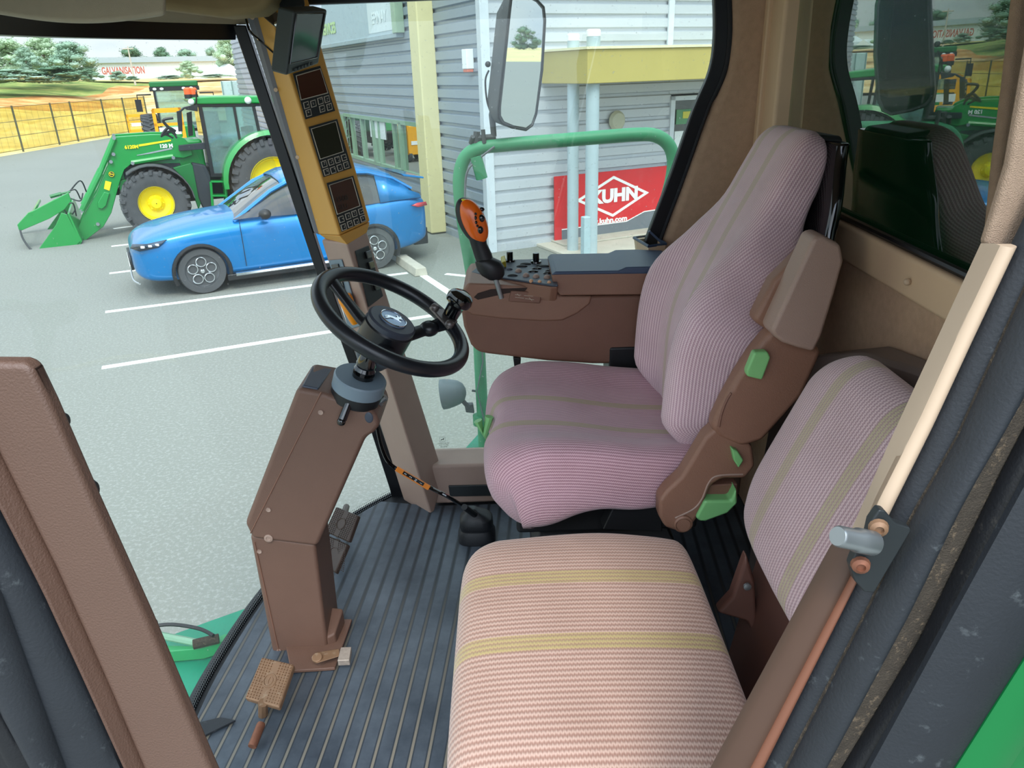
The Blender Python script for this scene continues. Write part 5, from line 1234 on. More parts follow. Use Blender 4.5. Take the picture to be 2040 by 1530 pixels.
# ================================================================ seats
F_main = fabric('mauve_ribbed_cloth', '#DBB5BD', '#A47A86', .0078, (.055, -.105), '#A8A55C', .015, .005, .85)
F_mainb = fabric('mauve_ribbed_cloth_back', '#EBD2D6', '#BE99A4', .0078, (.085, -.035), '#B0AE6C', .017, .005, .6)
F_bud = fabric('faded_rose_ribbed_cloth', '#CFB0A0', '#A57F70', .0120, (.155, -.030), '#B9AA62', .021, .0065, .85)
F_budb = fabric('faded_mauve_ribbed_cloth', '#DFC6C8', '#B29299', .0095, (.135, -.05), '#AEAC68', .020, .0060, .7)
def sgp(v, e): return math.copysign(abs(v) ** e, v)
def cushion(name, m_, parent, path, wf, T, yc, bol=lambda s, q: 0, ends=(.05, .05), nth=56, ns_=44, shift=None, ec=.42, skew=None, Tf=None):
    """upholstered pad along a path in the x-z plane: path = [(x, z)], face to the left of travel"""
    pth = spline([V((x, 0, z)) for x, z in path], 14); L_ = [0]
    for a, b in zip(pth, pth[1:]): L_.append(L_[-1] + (b - a).length)
    tot = L_[-1]
    def pos(s):
        s = max(0, min(tot, s))
        for i in range(len(L_) - 1):
            if s <= L_[i + 1] + 1e-9:
                t = (s - L_[i]) / max(1e-9, L_[i + 1] - L_[i]); return pth[i] * (1 - t) + pth[i + 1] * t, i
        return pth[-1], len(L_) - 2
    S = []
    for i in range(ns_ + 1):
        u = i / ns_; S.append(tot * (.5 - .5 * math.cos(PI * u)) * .55 + tot * u * .45)
    rings = []; us = []
    for s in S:
        c, i = pos(s); c2, _ = pos(s + .02); c1, _ = pos(s - .02); tg = (c2 - c1).normalized(); N_ = V((-tg.z, 0, tg.x))
        k = 1.0
        if s < ends[0]: k = math.sqrt(max(0, 1 - (1 - s / ends[0]) ** 2))
        if tot - s < ends[1]: k = min(k, math.sqrt(max(0, 1 - (1 - (tot - s) / ends[1]) ** 2)))
        Tt = Tf(s / tot) if Tf else T
        wv = wf(s / tot); er = min(ends) if ends else 0
        w_ = wv - (1 - k) * (ends[0] if s < tot / 2 else ends[1]) * .9; th = Tt * (.12 + .88 * k)
        ring = []
        for j in range(nth):
            a = PI / 2 + 2 * PI * j / nth
            y = w_ * sgp(math.cos(a), ec); n_2 = th / 2 * sgp(math.sin(a), ec) - Tt / 2
            q = y / wv
            if math.sin(a) > 0: n_2 += bol(s / tot, q) * min(1, math.sin(a) * 3) * k
            p = c + N_ * n_2 + V((0, yc + y, FL))
            if skew: p += skew(s / tot, q)
            ring.append(p)
        d = [0]
        for a, b in zip(ring, ring[1:]): d.append(d[-1] + (b - a).length)
        peri = d[-1] + (ring[-1] - ring[0]).length
        us.append([x if x < peri / 2 else x - peri for x in d] + [0, peri]); rings.append(ring)
    m = MB(); vs = [p for r in rings for p in r]; fs = []; uv = []; n = nth
    vv = [tot * i / ns_ for i in range(ns_ + 1)]
    for i in range(ns_):
        for j in range(n):
            j2 = (j + 1) % n; fs.append([i * n + j, i * n + j2, (i + 1) * n + j2, (i + 1) * n + j])
            a0, a1, b0_, b1 = us[i][j], us[i][j2], us[i + 1][j], us[i + 1][j2]
            if j == n // 2: pass
            if a1 - a0 < -.05: a1 += us[i][-1]
            if b1 - b0_ < -.05: b1 += us[i + 1][-1]
            uv.append([(-a0, S[i]), (-a1, S[i]), (-b1, S[i + 1]), (-b0_, S[i + 1])])
    fs.append(list(range(n))[::-1]); uv.append([(0, 0)] * n); fs.append([ns_ * n + j for j in range(n)]); uv.append([(0, 0)] * n)
    m.add(vs, fs, uv)
    return m.build(name, m_, parent, angle=75)
def sm(x, a, b):
    t = max(0, min(1, (x - a) / (b - a))); return t * t * (3 - 2 * t)

# -------- driver's seat
ds = empty('driver_seat', C3(.25, 1.84, 0), 'mauve ribbed driver seat with tall narrow backrest and green levers', 'seat')
def main_bol(s, q):
    return .040 * sm(abs(q), .45, .92) * sm(s, .02, .35) - .010 * math.exp(-(q / .3) ** 2) * sm(s, .2, .6)
def main_skew(s, q):
    return V((.040 * math.exp(-(q / .13) ** 2) * (1 - sm(s, 0, .22)), 0, -.02 * (1 - sm(s, 0, .18)) + .012 * math.exp(-(q / .13) ** 2) * 0))
cushion('seat_cushion', F_main, ds, [(-.115, .565), (-.03, .615), (.12, .618), (.30, .592), (.47, .580)], lambda s: interp([(0, .275), (.3, .308), (.7, .300), (1, .28)], s), .15, 1.835,
        main_bol, (.075, .05), skew=main_skew, Tf=lambda s: interp([(0, .25), (.3, .22), (.65, .15), (1, .12)], s))
def back_bol(s, q):
    return .068 * sm(abs(q), .45, .78) * sm(s, .0, .15) * (1 - sm(s, .42, .76)) + .010 * math.sin(PI * s)
cushion('backrest', F_mainb, ds, [(.425, .545), (.425, .68), (.445, .86), (.515, 1.03), (.585, 1.18), (.650, 1.322)], lambda s: interp([(0, .225), (.18, .262), (.40, .268), (.62, .215), (.80, .162), (1, .15)], s), .12, 1.840,
        back_bol, (.05, .06), Tf=lambda s: interp([(0, .10), (.3, .15), (.6, .15), (.85, .105), (1, .085)], s))
m = MB(); rr = []
for s in range(13):
    t = s / 12; x = lerp(.680, .725, t ** .8); z = lerp(.98, 1.285, t); w_ = interp([(0, .25), (.5, .21), (1, .165)], t)
    ring = []
    for j in range(20):
        a = 2 * PI * j / 20; ring.append(C3(x + .022 * sgp(math.sin(a), .6), 1.845 + (w_ + .015) * sgp(math.cos(a), .4), z))
    rr.append(ring)
m.loft(rr).build('back_shell', M_gloss, ds, bevel=.006)
m = MB(); m.hull8([C3(.675, 1.72, 1.288), C3(.745, 1.72, 1.283), C3(.745, 1.97, 1.283), C3(.675, 1.97, 1.288)], [C3(.68, 1.73, 1.300), C3(.74, 1.73, 1.295), C3(.74, 1.96, 1.295), C3(.68, 1.96, 1.300)]); m.build('top_cap', M_matte, ds, bevel=.005)
# near side hinge shells (plane of the seat's near flank)
YS = 1.475
S_ = [(1549, 652), (1525, 672), (1498, 706), (1468, 752), (1440, 802), (1422, 840), (1418, 856), (1434, 873), (1478, 892), (1520, 880), (1600, 790), (1640, 700), (1600, 672)]
MB().prism(pp(S_, YS), (0, .05, 0)).build('side_cover', M_brown2, ds, bevel=.014, seg=3)
B_ = [(1430, 850), (1405, 872), (1385, 905), (1358, 950), (1328, 978), (1313, 998), (1313, 1030), (1325, 1052), (1348, 1060), (1372, 1056), (1388, 1036), (1404, 1000), (1418, 968), (1440, 955), (1485, 955), (1505, 930), (1500, 890), (1470, 868)]
MB().prism(pp(B_, YS + .006), (0, .05, 0)).build('hinge_bracket', M_brown2, ds, bevel=.010, seg=3)
m = MB(); m.lathe([(.022, 0), (.022, .006), (.018, .009), (.0165, .006), (.0155, .009), (.003, .009)], at(1360, 1042, y=YS + .006), (0, -1, 0), 28); m.build('pivot_cap', M_brown2, ds)
m = MB(); m.tube(spline([at(*p, y=YS - .001) for p in ((1456, 783), (1446, 800), (1437, 825), (1432, 850))], 5), .0028, 6); m.build('cover_groove', M_brownd, ds)
m = MB(); m.tube(spline([at(*p, y=YS + .005) for p in ((1480, 945), (1430, 948), (1412, 962), (1398, 995), (1380, 1015), (1345, 1032))], 6), .0022, 6); m.build('bracket_ridge', M_brownl, ds)
# folded armrest
A1 = [(1622, 474), (1640, 468), (1676, 488), (1682, 520), (1664, 585), (1638, 670), (1622, 702), (1590, 694), (1560, 684), (1544, 672), (1537, 660), (1546, 640)]
MB().prism(pp(A1, 1.44), (0, .07, 0)).build('folded_armrest', M_brownl, ds, bevel=.018, seg=4)
MB().prism(pp([(1500, 640), (1540, 560), (1600, 500), (1630, 480), (1600, 600), (1560, 680)], 1.50), (0, .05, 0)).build('armrest_arm', M_brown2, ds, bevel=.012)
g1 = [(1503, 702), (1530, 701), (1536, 713), (1519, 758), (1489, 751), (1487, 741)]
MB().prism(pp(g1, YS - .022), (0, .022, 0)).build('lumbar_handle', M_lgreen, ds, bevel=.005, seg=3)
MB().prism(pp([(1457, 893), (1470, 899), (1482, 918), (1472, 934), (1462, 918)], YS - .008), (0, .02, 0)).build('recliner_tab', M_lgreen, ds, bevel=.004)
MB().prism(pp([(1386, 1032), (1404, 998), (1456, 998), (1468, 974), (1470, 1004), (1450, 1024), (1406, 1040), (1394, 1040)], YS + .0), (0, .045, 0)).build('recliner_lever', M_lgreen, ds, bevel=.008, seg=3)
MB().prism(pp([(1412, 966), (1470, 964), (1470, 996), (1404, 998)], YS + .03), (0, .05, 0)).build('lever_recess', M_brownd, ds, bevel=.004)
MB().prism(pp([(1200, 1056), (1222, 1010), (1262, 994), (1320, 998), (1320, 1060)], 1.56), (0, .05, 0)).build('side_plate', M_black, ds, bevel=.004)
MB().prism([C3(.0, 1.62, .36), C3(.46, 1.62, .36), C3(.46, 2.06, .36), C3(.0, 2.06, .36)], (0, 0, .10)).build('seat_pan', M_black, ds, bevel=.01)
rr = []
for k in range(9):
    i_ = .02 * (k % 2); rr.append([C3(.04 + i_, 1.66 + i_, .03 + k * .042), C3(.42 - i_, 1.66 + i_, .03 + k * .042), C3(.42 - i_, 2.02 - i_, .03 + k * .042), C3(.04 + i_, 2.02 - i_, .03 + k * .042)])
MB().loft(rr).build('suspension_bellows', M_rubd, ds, bevel=.006)
MB().box(C3(.24, 1.84, .018), (.44, .42, .03)).build('base_frame', M_black, ds, bevel=.004)
m = MB(); m.tube([at(952, 838, y=1.86), at(965, 868, y=1.86), at(975, 830, y=1.86)], .012, 8); m.build('front_handle', M_lgreen, ds)

# -------- passenger seat
bs = empty('passenger_seat', C3(.2, 1.10, 0), 'faded rose ribbed passenger seat nearest the door', 'seat', )
cushion('seat_cushion', F_bud, bs, [(-.138, .478), (-.05, .502), (.12, .508), (.30, .500), (.385, .486)], lambda s: interp([(0, .30), (.2, .335), (.6, .345), (1, .325)], s), .13, 1.085,
        lambda s, q: .006 * (1 - q * q), (.06, .04), nth=64, ec=.34, Tf=lambda s: interp([(0, .14), (1, .11)], s))
cushion('backrest', F_budb, bs, [(.470, .520), (.492, .62), (.545, .76), (.600, .88), (.645, .955)], lambda s: interp([(0, .255), (.3, .285), (.75, .28), (1, .225)], s), .11, 1.135,
        lambda s, q: .014 * (1 - q * q), (.06, .07), nth=64, ec=.42, Tf=lambda s: interp([(0, .10), (.5, .12), (1, .085)], s))
MB().prism([C3(.44, .84, .02), C3(.52, .84, .55), C3(.56, .84, .55), C3(.50, .84, .02)], (0, .50, 0)).build('back_panel', M_redbrown, bs, bevel=.012)
MB().prism([C3(.40, 1.30, .20), C3(.475, 1.36, .50), C3(.53, 1.40, .60), C3(.56, 1.40, .40), C3(.50, 1.36, .20)][:0] or pp([(1428, 1222), (1458, 1190), (1488, 1105), (1505, 1160), (1512, 1290), (1490, 1240)], 1.26), (0, .03, 0)).build('side_bracket', M_redbrown, bs, bevel=.008)
m = MB(); m.lathe([(.008, 0), (.008, .005), (.003, .006)], at(1488, 1167, y=1.255), (0, -1, 0), 10); m.build('bracket_bolt', M_steel, bs)
MB().prism([C3(.0, .80, .02), C3(.36, .80, .02), C3(.36, 1.36, .02), C3(.0, 1.36, .02)], (0, 0, .33)).build('seat_box', M_brownd, bs, bevel=.015)
# moulded locker behind the passenger seat
m = MB(); prof = [(.66, .0), (1.80, .0), (1.80, .35), (1.76, .60), (1.68, .76), (1.58, .85), (1.45, .905), (1.25, .94), (.66, .95)]
m.hull8([C3(lerp(.742, .665, sm(y, 1.40, 1.55)), y, z * .985) for y, z in prof], [RW(y, z, -.004) for y, z in prof]); m.thing('moulded_locker', mat('grey_brown_moulding', '#6E625C', .38, var=.04), 'rounded brown moulding behind the passenger backrest against the rear wall', 'storage locker', bevel=.05, seg=5)

# ================================================================ right hand console
YK = 2.165
co = empty('control_console', at(1180, 720, y=2.2), 'brown armrest console with a switch panel right of the driver seat', 'console')
Fp = [(921, 592), (918, 612), (924, 652), (938, 688), (952, 702), (972, 706), (1090, 720), (1180, 726), (1310, 726), (1322, 588), (1185, 590), (1104, 594), (1010, 600), (960, 596), (935, 584)]
MB().prism(pp(Fp, YK), (0, .25, 0)).build('lower_shell', M_brownd, co, bevel=.022, seg=4)
Fc = [(918, 615), (922, 580), (932, 564), (984, 566), (1060, 572), (1104, 574), (1116, 590), (1180, 590), (1176, 606), (1150, 626), (1120, 640), (1080, 641), (1000, 636), (940, 628)]
MB().prism(pp(Fc, YK - .006), (0, .255, 0)).build('side_moulding', M_brown2, co, bevel=.008, seg=3)
m = MB()
topz = .868
T0 = [at(938, 546, z=FL + topz), at(984, 554, z=FL + topz), at(1010, 558, z=FL + topz), at(1100, 572, z=FL + topz), at(1112, 572, z=FL + topz), V((.17, 2.43, FL + topz)), V((-.02, 2.43, FL + topz)), V((-.10, 2.40, FL + topz))]
T0[-3] = V((.145, 2.44, FL + topz)); T0[-2] = V((-.01, 2.44, FL + topz)); T0[-1] = V((-.085, 2.41, FL + topz))
T1 = [V((p.x * 1.0, p.y, FL + .80)) for p in T0]
T1[0] = V((-.150, 2.23, FL + .80)); T1[1] = V((-.08, 2.19, FL + .80)); T1[2] = V((-.02, 2.175, FL + .80)); T1[3] = V((.12, 2.17, FL + .80)); T1[4] = V((.14, 2.17, FL + .80)); T1[-1] = V((-.14, 2.40, FL + .80))
m.hull8(T1, T0); m.build('upper_shell', M_brown2, co, bevel=.006)
tpn = MB(); tpn.prism([p + V((0, 0, .0005)) for p in T0], (0, 0, .006)); tp_ = tpn.build('switch_panel', M_slate, co, bevel=.003)
ZP = FL + topz + .007
def kz(x, y): return at(x, y, z=ZP)
def pill(x, y, w_, h_, col, name='push_button', th=.006, ang=.0):
    c = kz(x, y); m = MB(); R = Matrix.Rotation(ang, 3, 'Z'); m.ball(c, (w_, h_, th), 14, 8, R); m.build(name, col, tp_)
for x, y, w_, h_, c_ in ((1040, 531, .018, .008, M_black), (1047, 526.5, .018, .008, M_matte), (1083, 531, .018, .008, M_matte), (1076, 530, .016, .007, M_black), (1069, 535.5, .016, .007, M_gloss), (1062, 541.5, .016, .007, M_gloss),
      (1100, 535.5, .012, .006, M_gloss), (1095, 540, .014, .006, M_gloss), (1090, 545, .012, .006, M_gloss), (1015, 537, .010, .007, M_slate), (1021, 549.5, .016, .006, M_black)):
    pill(x, y, w_, h_, c_, ang=-.1)
for x, y in ((1033, 541), (1048, 550), (1068, 552), (1090, 553.5)): pill(x, y, .0105, .012, M_brownl, 'round_button', .010)
for x, y in ((1058, 560), (1075, 561.5), (1094, 563)): pill(x, y, .006, .007, mat('peach_button', '#D9A37C', .4), 'small_button', .006)
for x, y in ((1016, 520), (1068, 523)):
    m = MB(); m.lathe([(.018, 0), (.017, .005), (.0105, .006), (.0105, .030), (.0095, .031), (.002, .031)], at(x, y, z=ZP), (0, 0, 1), 18); m.build('rotary_knob', M_gloss, tp_)
MB().prism([at(998, 524, z=ZP), at(1006, 521, z=ZP), at(1009, 533, z=ZP), at(1000, 536, z=ZP)], (0, 0, .022)).build('yellow_rocker', mat('rocker_yellow', '#B5A52E', .4), tp_, bevel=.004)
# slot and marked plate on the near face
def ns(x, y, o=.001):
    A, B, C_ = V((-.150, 2.23, FL + .80)), V((.12, 2.17, FL + .80)), T0[0]; n3 = (B - A).cross(T0[2] - A).normalized()
    if n3.y > 0: n3 = -n3
    return at(x, y, pl=(A + n3 * o, n3)), n3
MB().prism([at(x, y, y=YK - .0062) for x, y in ((944, 592), (952, 584), (978, 576), (1052, 573), (1060, 577), (1010, 584), (952, 597))], (0, -.0012, 0)).build('lever_slot', mat('slot_dark', '#2A1810', .7), co, smooth=False)
plt_ = MB().prism([at(x, y, y=YK - .016) for x, y in ((1018, 580), (1079, 583), (1076, 605), (1013, 601))], (0, .014, 0)).build('symbol_plate', M_brownd, co, bevel=.003)
m = MB()
for a, b in (((1026, 587), (1038, 588)), ((1044, 588.5), (1062, 590)), ((1026, 592), (1044, 594)), ((1046, 595), (1064, 597)), ((1030, 585), (1035, 590)), ((1054, 593), (1060, 599))): m.tube([at(*a, y=YK - .0168), at(*b, y=YK - .0168)], .0006, 5)
m.build('symbols', M_lineL, plt_)
# armrest
MB().prism(pp([(1099, 548), (1103, 574), (1116, 589), (1350, 587), (1350, 542), (1104, 544)], YK - .02), (0, .22, 0)).build('armrest_base', M_brown2, co, bevel=.010, seg=3)
MB().prism(pp([(1098, 549), (1106, 541), (1180, 540), (1232, 539), (1248, 532), (1290, 531), (1350, 533), (1350, 546), (1230, 547)], YK - .022), (0, .23, 0)).build('armrest_pad', M_pad, co, bevel=.009, seg=3)
MB().prism(pp([(1022, 712), (1038, 714), (1036, 742), (1026, 742)], 2.2), (0, .02, 0)).build('support_strut', M_black, co, bevel=.003)
MB().prism([C3(.30, 2.16, .16), C3(.42, 2.16, .16), C3(.42, 2.30, .16), C3(.30, 2.30, .16)], (0, 0, .50)).build('pedestal', M_black, co, bevel=.01)
# control lever
cl_ = empty('control_lever', at(996, 590, y=2.14), 'multifunction control lever with an orange head full of black buttons', 'control lever')
YJ = 2.16
m = MB(); m.tube([at(999, 594, y=YK - .01), at(985, 548, y=YJ - .01)], .0075, 12); m.build('shaft', M_steel, cl_)
m = MB(); rr = []
for x, y, w1, d1 in ((994, 556, .012, .012), (990, 552, .024, .020), (982, 540, .036, .028), (974, 529, .037, .028), (965, 520, .028, .024), (960, 516, .022, .02)):
    c = at(x, y, y=YJ); ax1 = V((1, 0, .35)).normalized(); rr.append([c + ax1 * (w1 * math.cos(q)) + V((0, 1, 0)) * (d1 * math.sin(q)) for q in [2 * PI * j / 20 for j in range(20)]])
m.loft(rr).build('boot', M_black, cl_, angle=70)
m = MB(); rr = []
for x, y, w1, d1 in ((968, 524, .024, .020), (963, 510, .0255, .020), (955, 490, .023, .019), (951, 470, .026, .020), (948, 452, .030, .022)):
    c = at(x, y, y=YJ); ax1 = V((1, 0, .3)).normalized(); rr.append([c + ax1 * (w1 * math.cos(q)) + V((0, 1, 0)) * (d1 * math.sin(q)) for q in [2 * PI * j / 20 for j in range(20)]])
m.loft(rr).build('grip', M_black, cl_, angle=70)
hc = at(942, 441, y=YJ - .005); hR = Matrix.Rotation(math.radians(-22), 3, 'Y')
m = MB(); m.ball(hc + V((-.006, .008, 0)), (.036, .026, .070), 28, 18, hR); m.build('head_shell', M_matte, cl_)
m = MB(); m.ball(hc + V((.0035, -.003, .001)), (.034, .0245, .066), 28, 18, hR); hd = m.build('head_face', M_orangep, cl_)
def hp(x, y):
    """front point of the orange head under a pixel"""
    R_i = hR.transposed(); o = R_i @ (CAM - (hc + V((.0035, -.003, .001)))); d = R_i @ ray(x, y).normalized(); e = V((.034, .0245, .066))
    o2 = V((o.x / e.x, o.y / e.y, o.z / e.z)); d2 = V((d.x / e.x, d.y / e.y, d.z / e.z)); a = d2.dot(d2); b = 2 * o2.dot(d2); c = o2.dot(o2) - 1; D_ = max(0, b * b - 4 * a * c)
    t = (-b - math.sqrt(D_)) / (2 * a); return CAM + ray(x, y).normalized() * t
for x, y, a_, b_ in ((959.5, 417, .0085, .0065), (959.5, 435, .009, .011), (957, 458, .0085, .011), (947.5, 426, .004, .004), (947.5, 434, .004, .006), (948.5, 443, .004, .005), (951, 450, .004, .004)):
    m = MB(); m.ball(hp(x, y), (a_, .006, b_), 12, 8); m.build('thumb_button', M_gloss, hd)
m = MB(); m.ball(at(927, 399, y=YJ - .004), (.012, .010, .004), 12, 8, Matrix.Rotation(.2, 3, 'Y')); m.build('yellow_button', M_yellow, cl_)
# ashtray box on the pillar
az_ = empty('ashtray', at(1300, 510, y=2.36), 'open ashtray box fixed to the foot of the beige pillar', 'ashtray')
ztop = at(1300, 493, y=2.36).z
aq = [at(1263, 475, z=ztop), at(1292, 492, z=ztop), at(1326, 487, z=ztop), at(1300, 470, z=ztop)]
low = [p + V((.012 if k in (0, 3) else 0, .01, -.075)) for k, p in enumerate(aq)]
m = MB(); n_in = [sum((q for q in aq), V()) / 4 + (p - sum((q for q in aq), V()) / 4) * .72 for p in aq]
m.v = []; m.add(aq + low + n_in + [p + V((0, 0, -.03)) for p in n_in], [(4, 5, 6, 7), (0, 1, 5, 4), (1, 2, 6, 5), (2, 3, 7, 6), (3, 0, 4, 7), (0, 8, 9, 1), (1, 9, 10, 2), (2, 10, 11, 3), (3, 11, 8, 0), (8, 12, 13, 9), (9, 13, 14, 10), (10, 14, 15, 11), (11, 15, 12, 8), (12, 15, 14, 13)])
m.build('box', M_frame, az_)
m = MB(); ps = [p + V((0, 0, .002)) for p in aq]; m.tube(ps, .005, 6, loop=True); m.build('dark_rim', M_pad, az_)
m = MB(); m.hull8([at(1292, 462, y=2.40), at(1296, 460, y=2.40), at(1322, 484, y=2.40), at(1318, 487, y=2.40)], [p + V((0, .01, .0)) for p in (at(1292, 462, y=2.40), at(1296, 460, y=2.40), at(1322, 484, y=2.40), at(1318, 487, y=2.40))]); m.build('lid', M_pad, az_)
m = MB(); m.prism([p + V((0, 0, -.028)) for p in n_in], (0, 0, .004)); m.build('tray', M_matte, az_, smooth=False)

# ================================================================ gear lever, pedals
gl = empty('gear_lever', at(955, 1060, z=FL), 'black bent gear lever with an orange position label and rubber boot', 'gear lever')
bc_ = at(950, 1078, z=FL + .01); bc_.z = FL
rr = []
for x, y, z, a_, b_ in ((0, 0, .0, .062, .05), (0, 0, .03, .062, .05), (0, 0, .05, .052, .042), (0, 0, .06, .056, .045), (0, 0, .085, .054, .043), (-.004, 0, .10, .040, .034), (-.010, 0, .112, .022, .022), (-.016, 0, .122, .014, .014)):
    rr.append([bc_ + V((x + a_ * sgp(math.cos(q), .6), .03 + y + b_ * sgp(math.sin(q), .6), z)) for q in [2 * PI * j / 24 for j in range(24)]])
MB().loft(rr).build('boot', M_rubd, gl, bevel=.004, seg=2)
gb = spline([at(*p, y=yy) for p, yy in (((946, 1024), bc_.y + .03), ((900, 994), 2.03), ((858, 972), 2.05), ((824, 953), 2.06), ((790, 934), 2.07), ((772, 918), 2.07), ((760, 890), 2.07), ((751, 850), 2.07), ((742, 800), 2.07), ((732, 740), 2.07))], 5)
MB().tube(gb, .0062, 10).build('rod', M_gloss, gl)
m = MB(); m.tube([at(948, 1027, y=bc_.y + .02), at(925, 1010, y=2.02)], .010, 10); m.build('sleeve', M_black, gl)
u0, u1 = at(790, 932, y=2.058), at(856, 971, y=2.04); ud = (u1 - u0).normalized(); un = ud.cross(V((0, 1, 0))).normalized(); 
if un.z < 0: un = -un
MB().prism([u0 - un * .010, u1 - un * .010, u1 + un * .008, u0 + un * .008], (0, -.005, 0)).build('orange_label', mat('label_orange', '#E8862A', .45), gl, bevel=.002)
la = bpy.data.objects['orange_label']
v0, v1 = vl(u0, u1, .20), vl(u0, u1, .82)
MB().prism([p + V((0, -.006, 0)) for p in (v0 - un * .004, v1 - un * .004, v1 + un * .007, v0 + un * .007)], (0, -.001, 0)).build('black_inlay', M_gloss, la, smooth=False)
for k, ch in enumerate('32N1'):
    text('gear_mark', ch, M_white, la, vl(v0, v1, .12 + .25 * k) + V((0, -.0078, 0)) + un * .001, un, -ud, .011, .0003)
# pedals: a linked pair ahead of the column, a single one beside its foot
def pedal(name, pix, yy, lab, mt_, stem, hat):
    a = [at(x, y, z=FL + z) for x, y, z in pix]
    c = sum(a, V()) / 4; e = empty(name, V((c.x, c.y, FL)), lab, 'pedal', hat)
    n3 = (a[1] - a[0]).cross(a[3] - a[0]).normalized()
    if n3.dot(CAM - c) < 0: n3 = -n3
    MB().hull8(a, [p - n3 * .018 for p in a]).build('plate', mt_, e, bevel=.005, seg=3)
    m = MB(); ex = (a[1] - a[0]); ey = (a[3] - a[0])
    for i in range(12):
        for j in range(15):
            u, v = (i + .7) / 12.4, (j + .7) / 15.4
            if .40 < u < .60 or (u - .5) ** 2 * 1.0 + (v - .5) ** 2 * 1.6 < .045: continue
            p = a[0] + ex * u + ey * v; q = ex * (.22 / 12); r = ey * (.26 / 15)
            m.hull8([p - q - r, p + q - r, p + q + r, p - q + r], [p - q * .6 - r * .6 + n3 * .0025, p + q * .6 - r * .6 + n3 * .0025, p + q * .6 + r * .6 + n3 * .0025, p - q * .6 + r * .6 + n3 * .0025])
    c2 = a[0] + ex * .5 + ey * .5; rd = ex.length * .17
    m.tube([c2 + ex.normalized() * rd * math.cos(q) + ey.normalized() * rd * 1.05 * math.sin(q) for q in [2 * PI * k / 24 for k in range(24)]], .0022, 6, loop=True)
    if mt_ is M_bronze: m.tube([c2 + ex.normalized() * rd * .5 * math.cos(q) * (1 if math.cos(q) > 0 else .4) + ey.normalized() * rd * .62 * math.sin(q) for q in [2 * PI * k / 20 for k in range(20)]], .0016, 6, loop=True)
    m.build('raised_tread', mt_, e)
    MB().tube(stem, .012, 8).build('stem', mt_, e); return e
pedal('foot_pedal', [(521, 1308, .085), (586, 1323, .085), (556, 1410, .055), (487, 1390, .055)], 0, 'worn bronze treaded pedal at the foot of the steering column', M_bronze, [at(524, 1400, z=FL + .055), at(524, 1425, z=FL - .0)], None)
M_ped = mat('brown_pedal', '#4A3B33', .5, var=.1, vs=50)
pedal('brake_pedal', [(669, 1009, .22), (713, 1027, .22), (694, 1080, .16), (646, 1059, .16)], 0, 'upper of the two brown pedals behind the column', M_ped, [at(680, 1045, z=FL + .16), at(690, 1010, z=FL + .02)], 'brake pedals behind the column')
pedal('brake_pedal', [(648, 1064, .15), (693, 1084, .15), (668, 1142, .10), (640, 1120, .10)], 0, 'lower of the two brown pedals behind the column', M_ped, [at(668, 1105, z=FL + .10), at(672, 1080, z=FL + .02)], 'brake pedals behind the column')
m = MB(); m.lathe([(.010, -.002), (.0105, 0), (.0105, .05), (.009, .055), (.002, .056)], at(503, 1486, z=FL + .018), (at(519, 1446, z=FL + .03) - at(503, 1486, z=FL + .018)), 14)
m.thing('pedal_stub', M_rustpin, 'rusty round pin sticking out through the torn mat', 'pin')

# ================================================================ door opening: front jamb pad, rear jamb strips
def resample(line, y):
    for (x0, y0), (x1, y1) in zip(line, line[1:]):
        if (y0 - y) * (y1 - y) <= 0 and y0 != y1: return lerp(x0, x1, (y - y0) / (y1 - y0))
    (x0, y0), (x1, y1) = (line[0], line[1]) if abs(y - line[0][1]) < abs(y - line[-1][1]) else (line[-2], line[-1])
    return x0 + (x1 - x0) * (y - y0) / (y1 - y0)
def jamb(name, la_, lb_, ya, yb, h, depth, m_, y0=1760, y1=-420, nseg=32, struct=True, nar=7):
    m = MB(); rings = []
    for i in range(nseg + 1):
        py = lerp(y0, y1, i / nseg); A, B = at(resample(la_, py), py, y=ya), at(resample(lb_, py), py, y=yb)
        ring = [A + V((0, depth, 0))]
        for k in range(nar):
            t = k / (nar - 1); ring.append(A * (1 - t) + B * t + V((0, -h * math.sin(PI * t) ** .7, 0)))
        ring.append(B + V((0, depth, 0))); rings.append(ring)
    m.loft(rings); o = m.build(name, m_, None, angle=50)
    if struct: o['kind'] = 'structure'
    return o
L0 = [(1425, 1530), (1663, 1093), (1712, 1050), (1775, 900), (1965, 490), (2200, 0)]
L0b = [(1425, 1530), (1663, 1093), (1800, 842)]
Lr = [(1495, 1530), (1697, 1143), (1746, 1006), (1838, 823), (1912, 660), (1990, 495), (2220, 0)]
L2 = [(1519, 1530), (1703, 1155), (1776, 1010), (1855, 850), (1933, 681), (2018, 500), (2260, 0)]
L3 = [(1577, 1530), (1758, 1180), (1816, 1052), (1915, 880), (2015, 660), (2300, 40)]
L4 = [(1647, 1530), (1824, 1200), (1930, 978), (2040, 791), (2400, 100)]
L5 = [(1688, 1530), (1832, 1295), (2018, 917), (2400, 200)]
L6 = [(1733, 1530), (1886, 1250), (2040, 970), (2440, 240)]
L7 = [(1904, 1530), (2040, 1316), (2600, 420)]
L8 = [(2012, 1530), (2160, 1300), (2700, 450)]; L9 = [(2300, 1530), (2500, 1250), (3000, 450)]
jamb('trim_door_brown', L0, Lr, .60, .585, .006, .008, mat('door_trim_brown', '#503A2E', .5, var=.04, vs=12), 1760, 1075)
jamb('trim_door_brown_edge', Lr, L2, .585, .59, .008, .006, mat('chestnut_plastic', '#7A4F3C', .4, var=.04, vs=12), 1760, 1075)
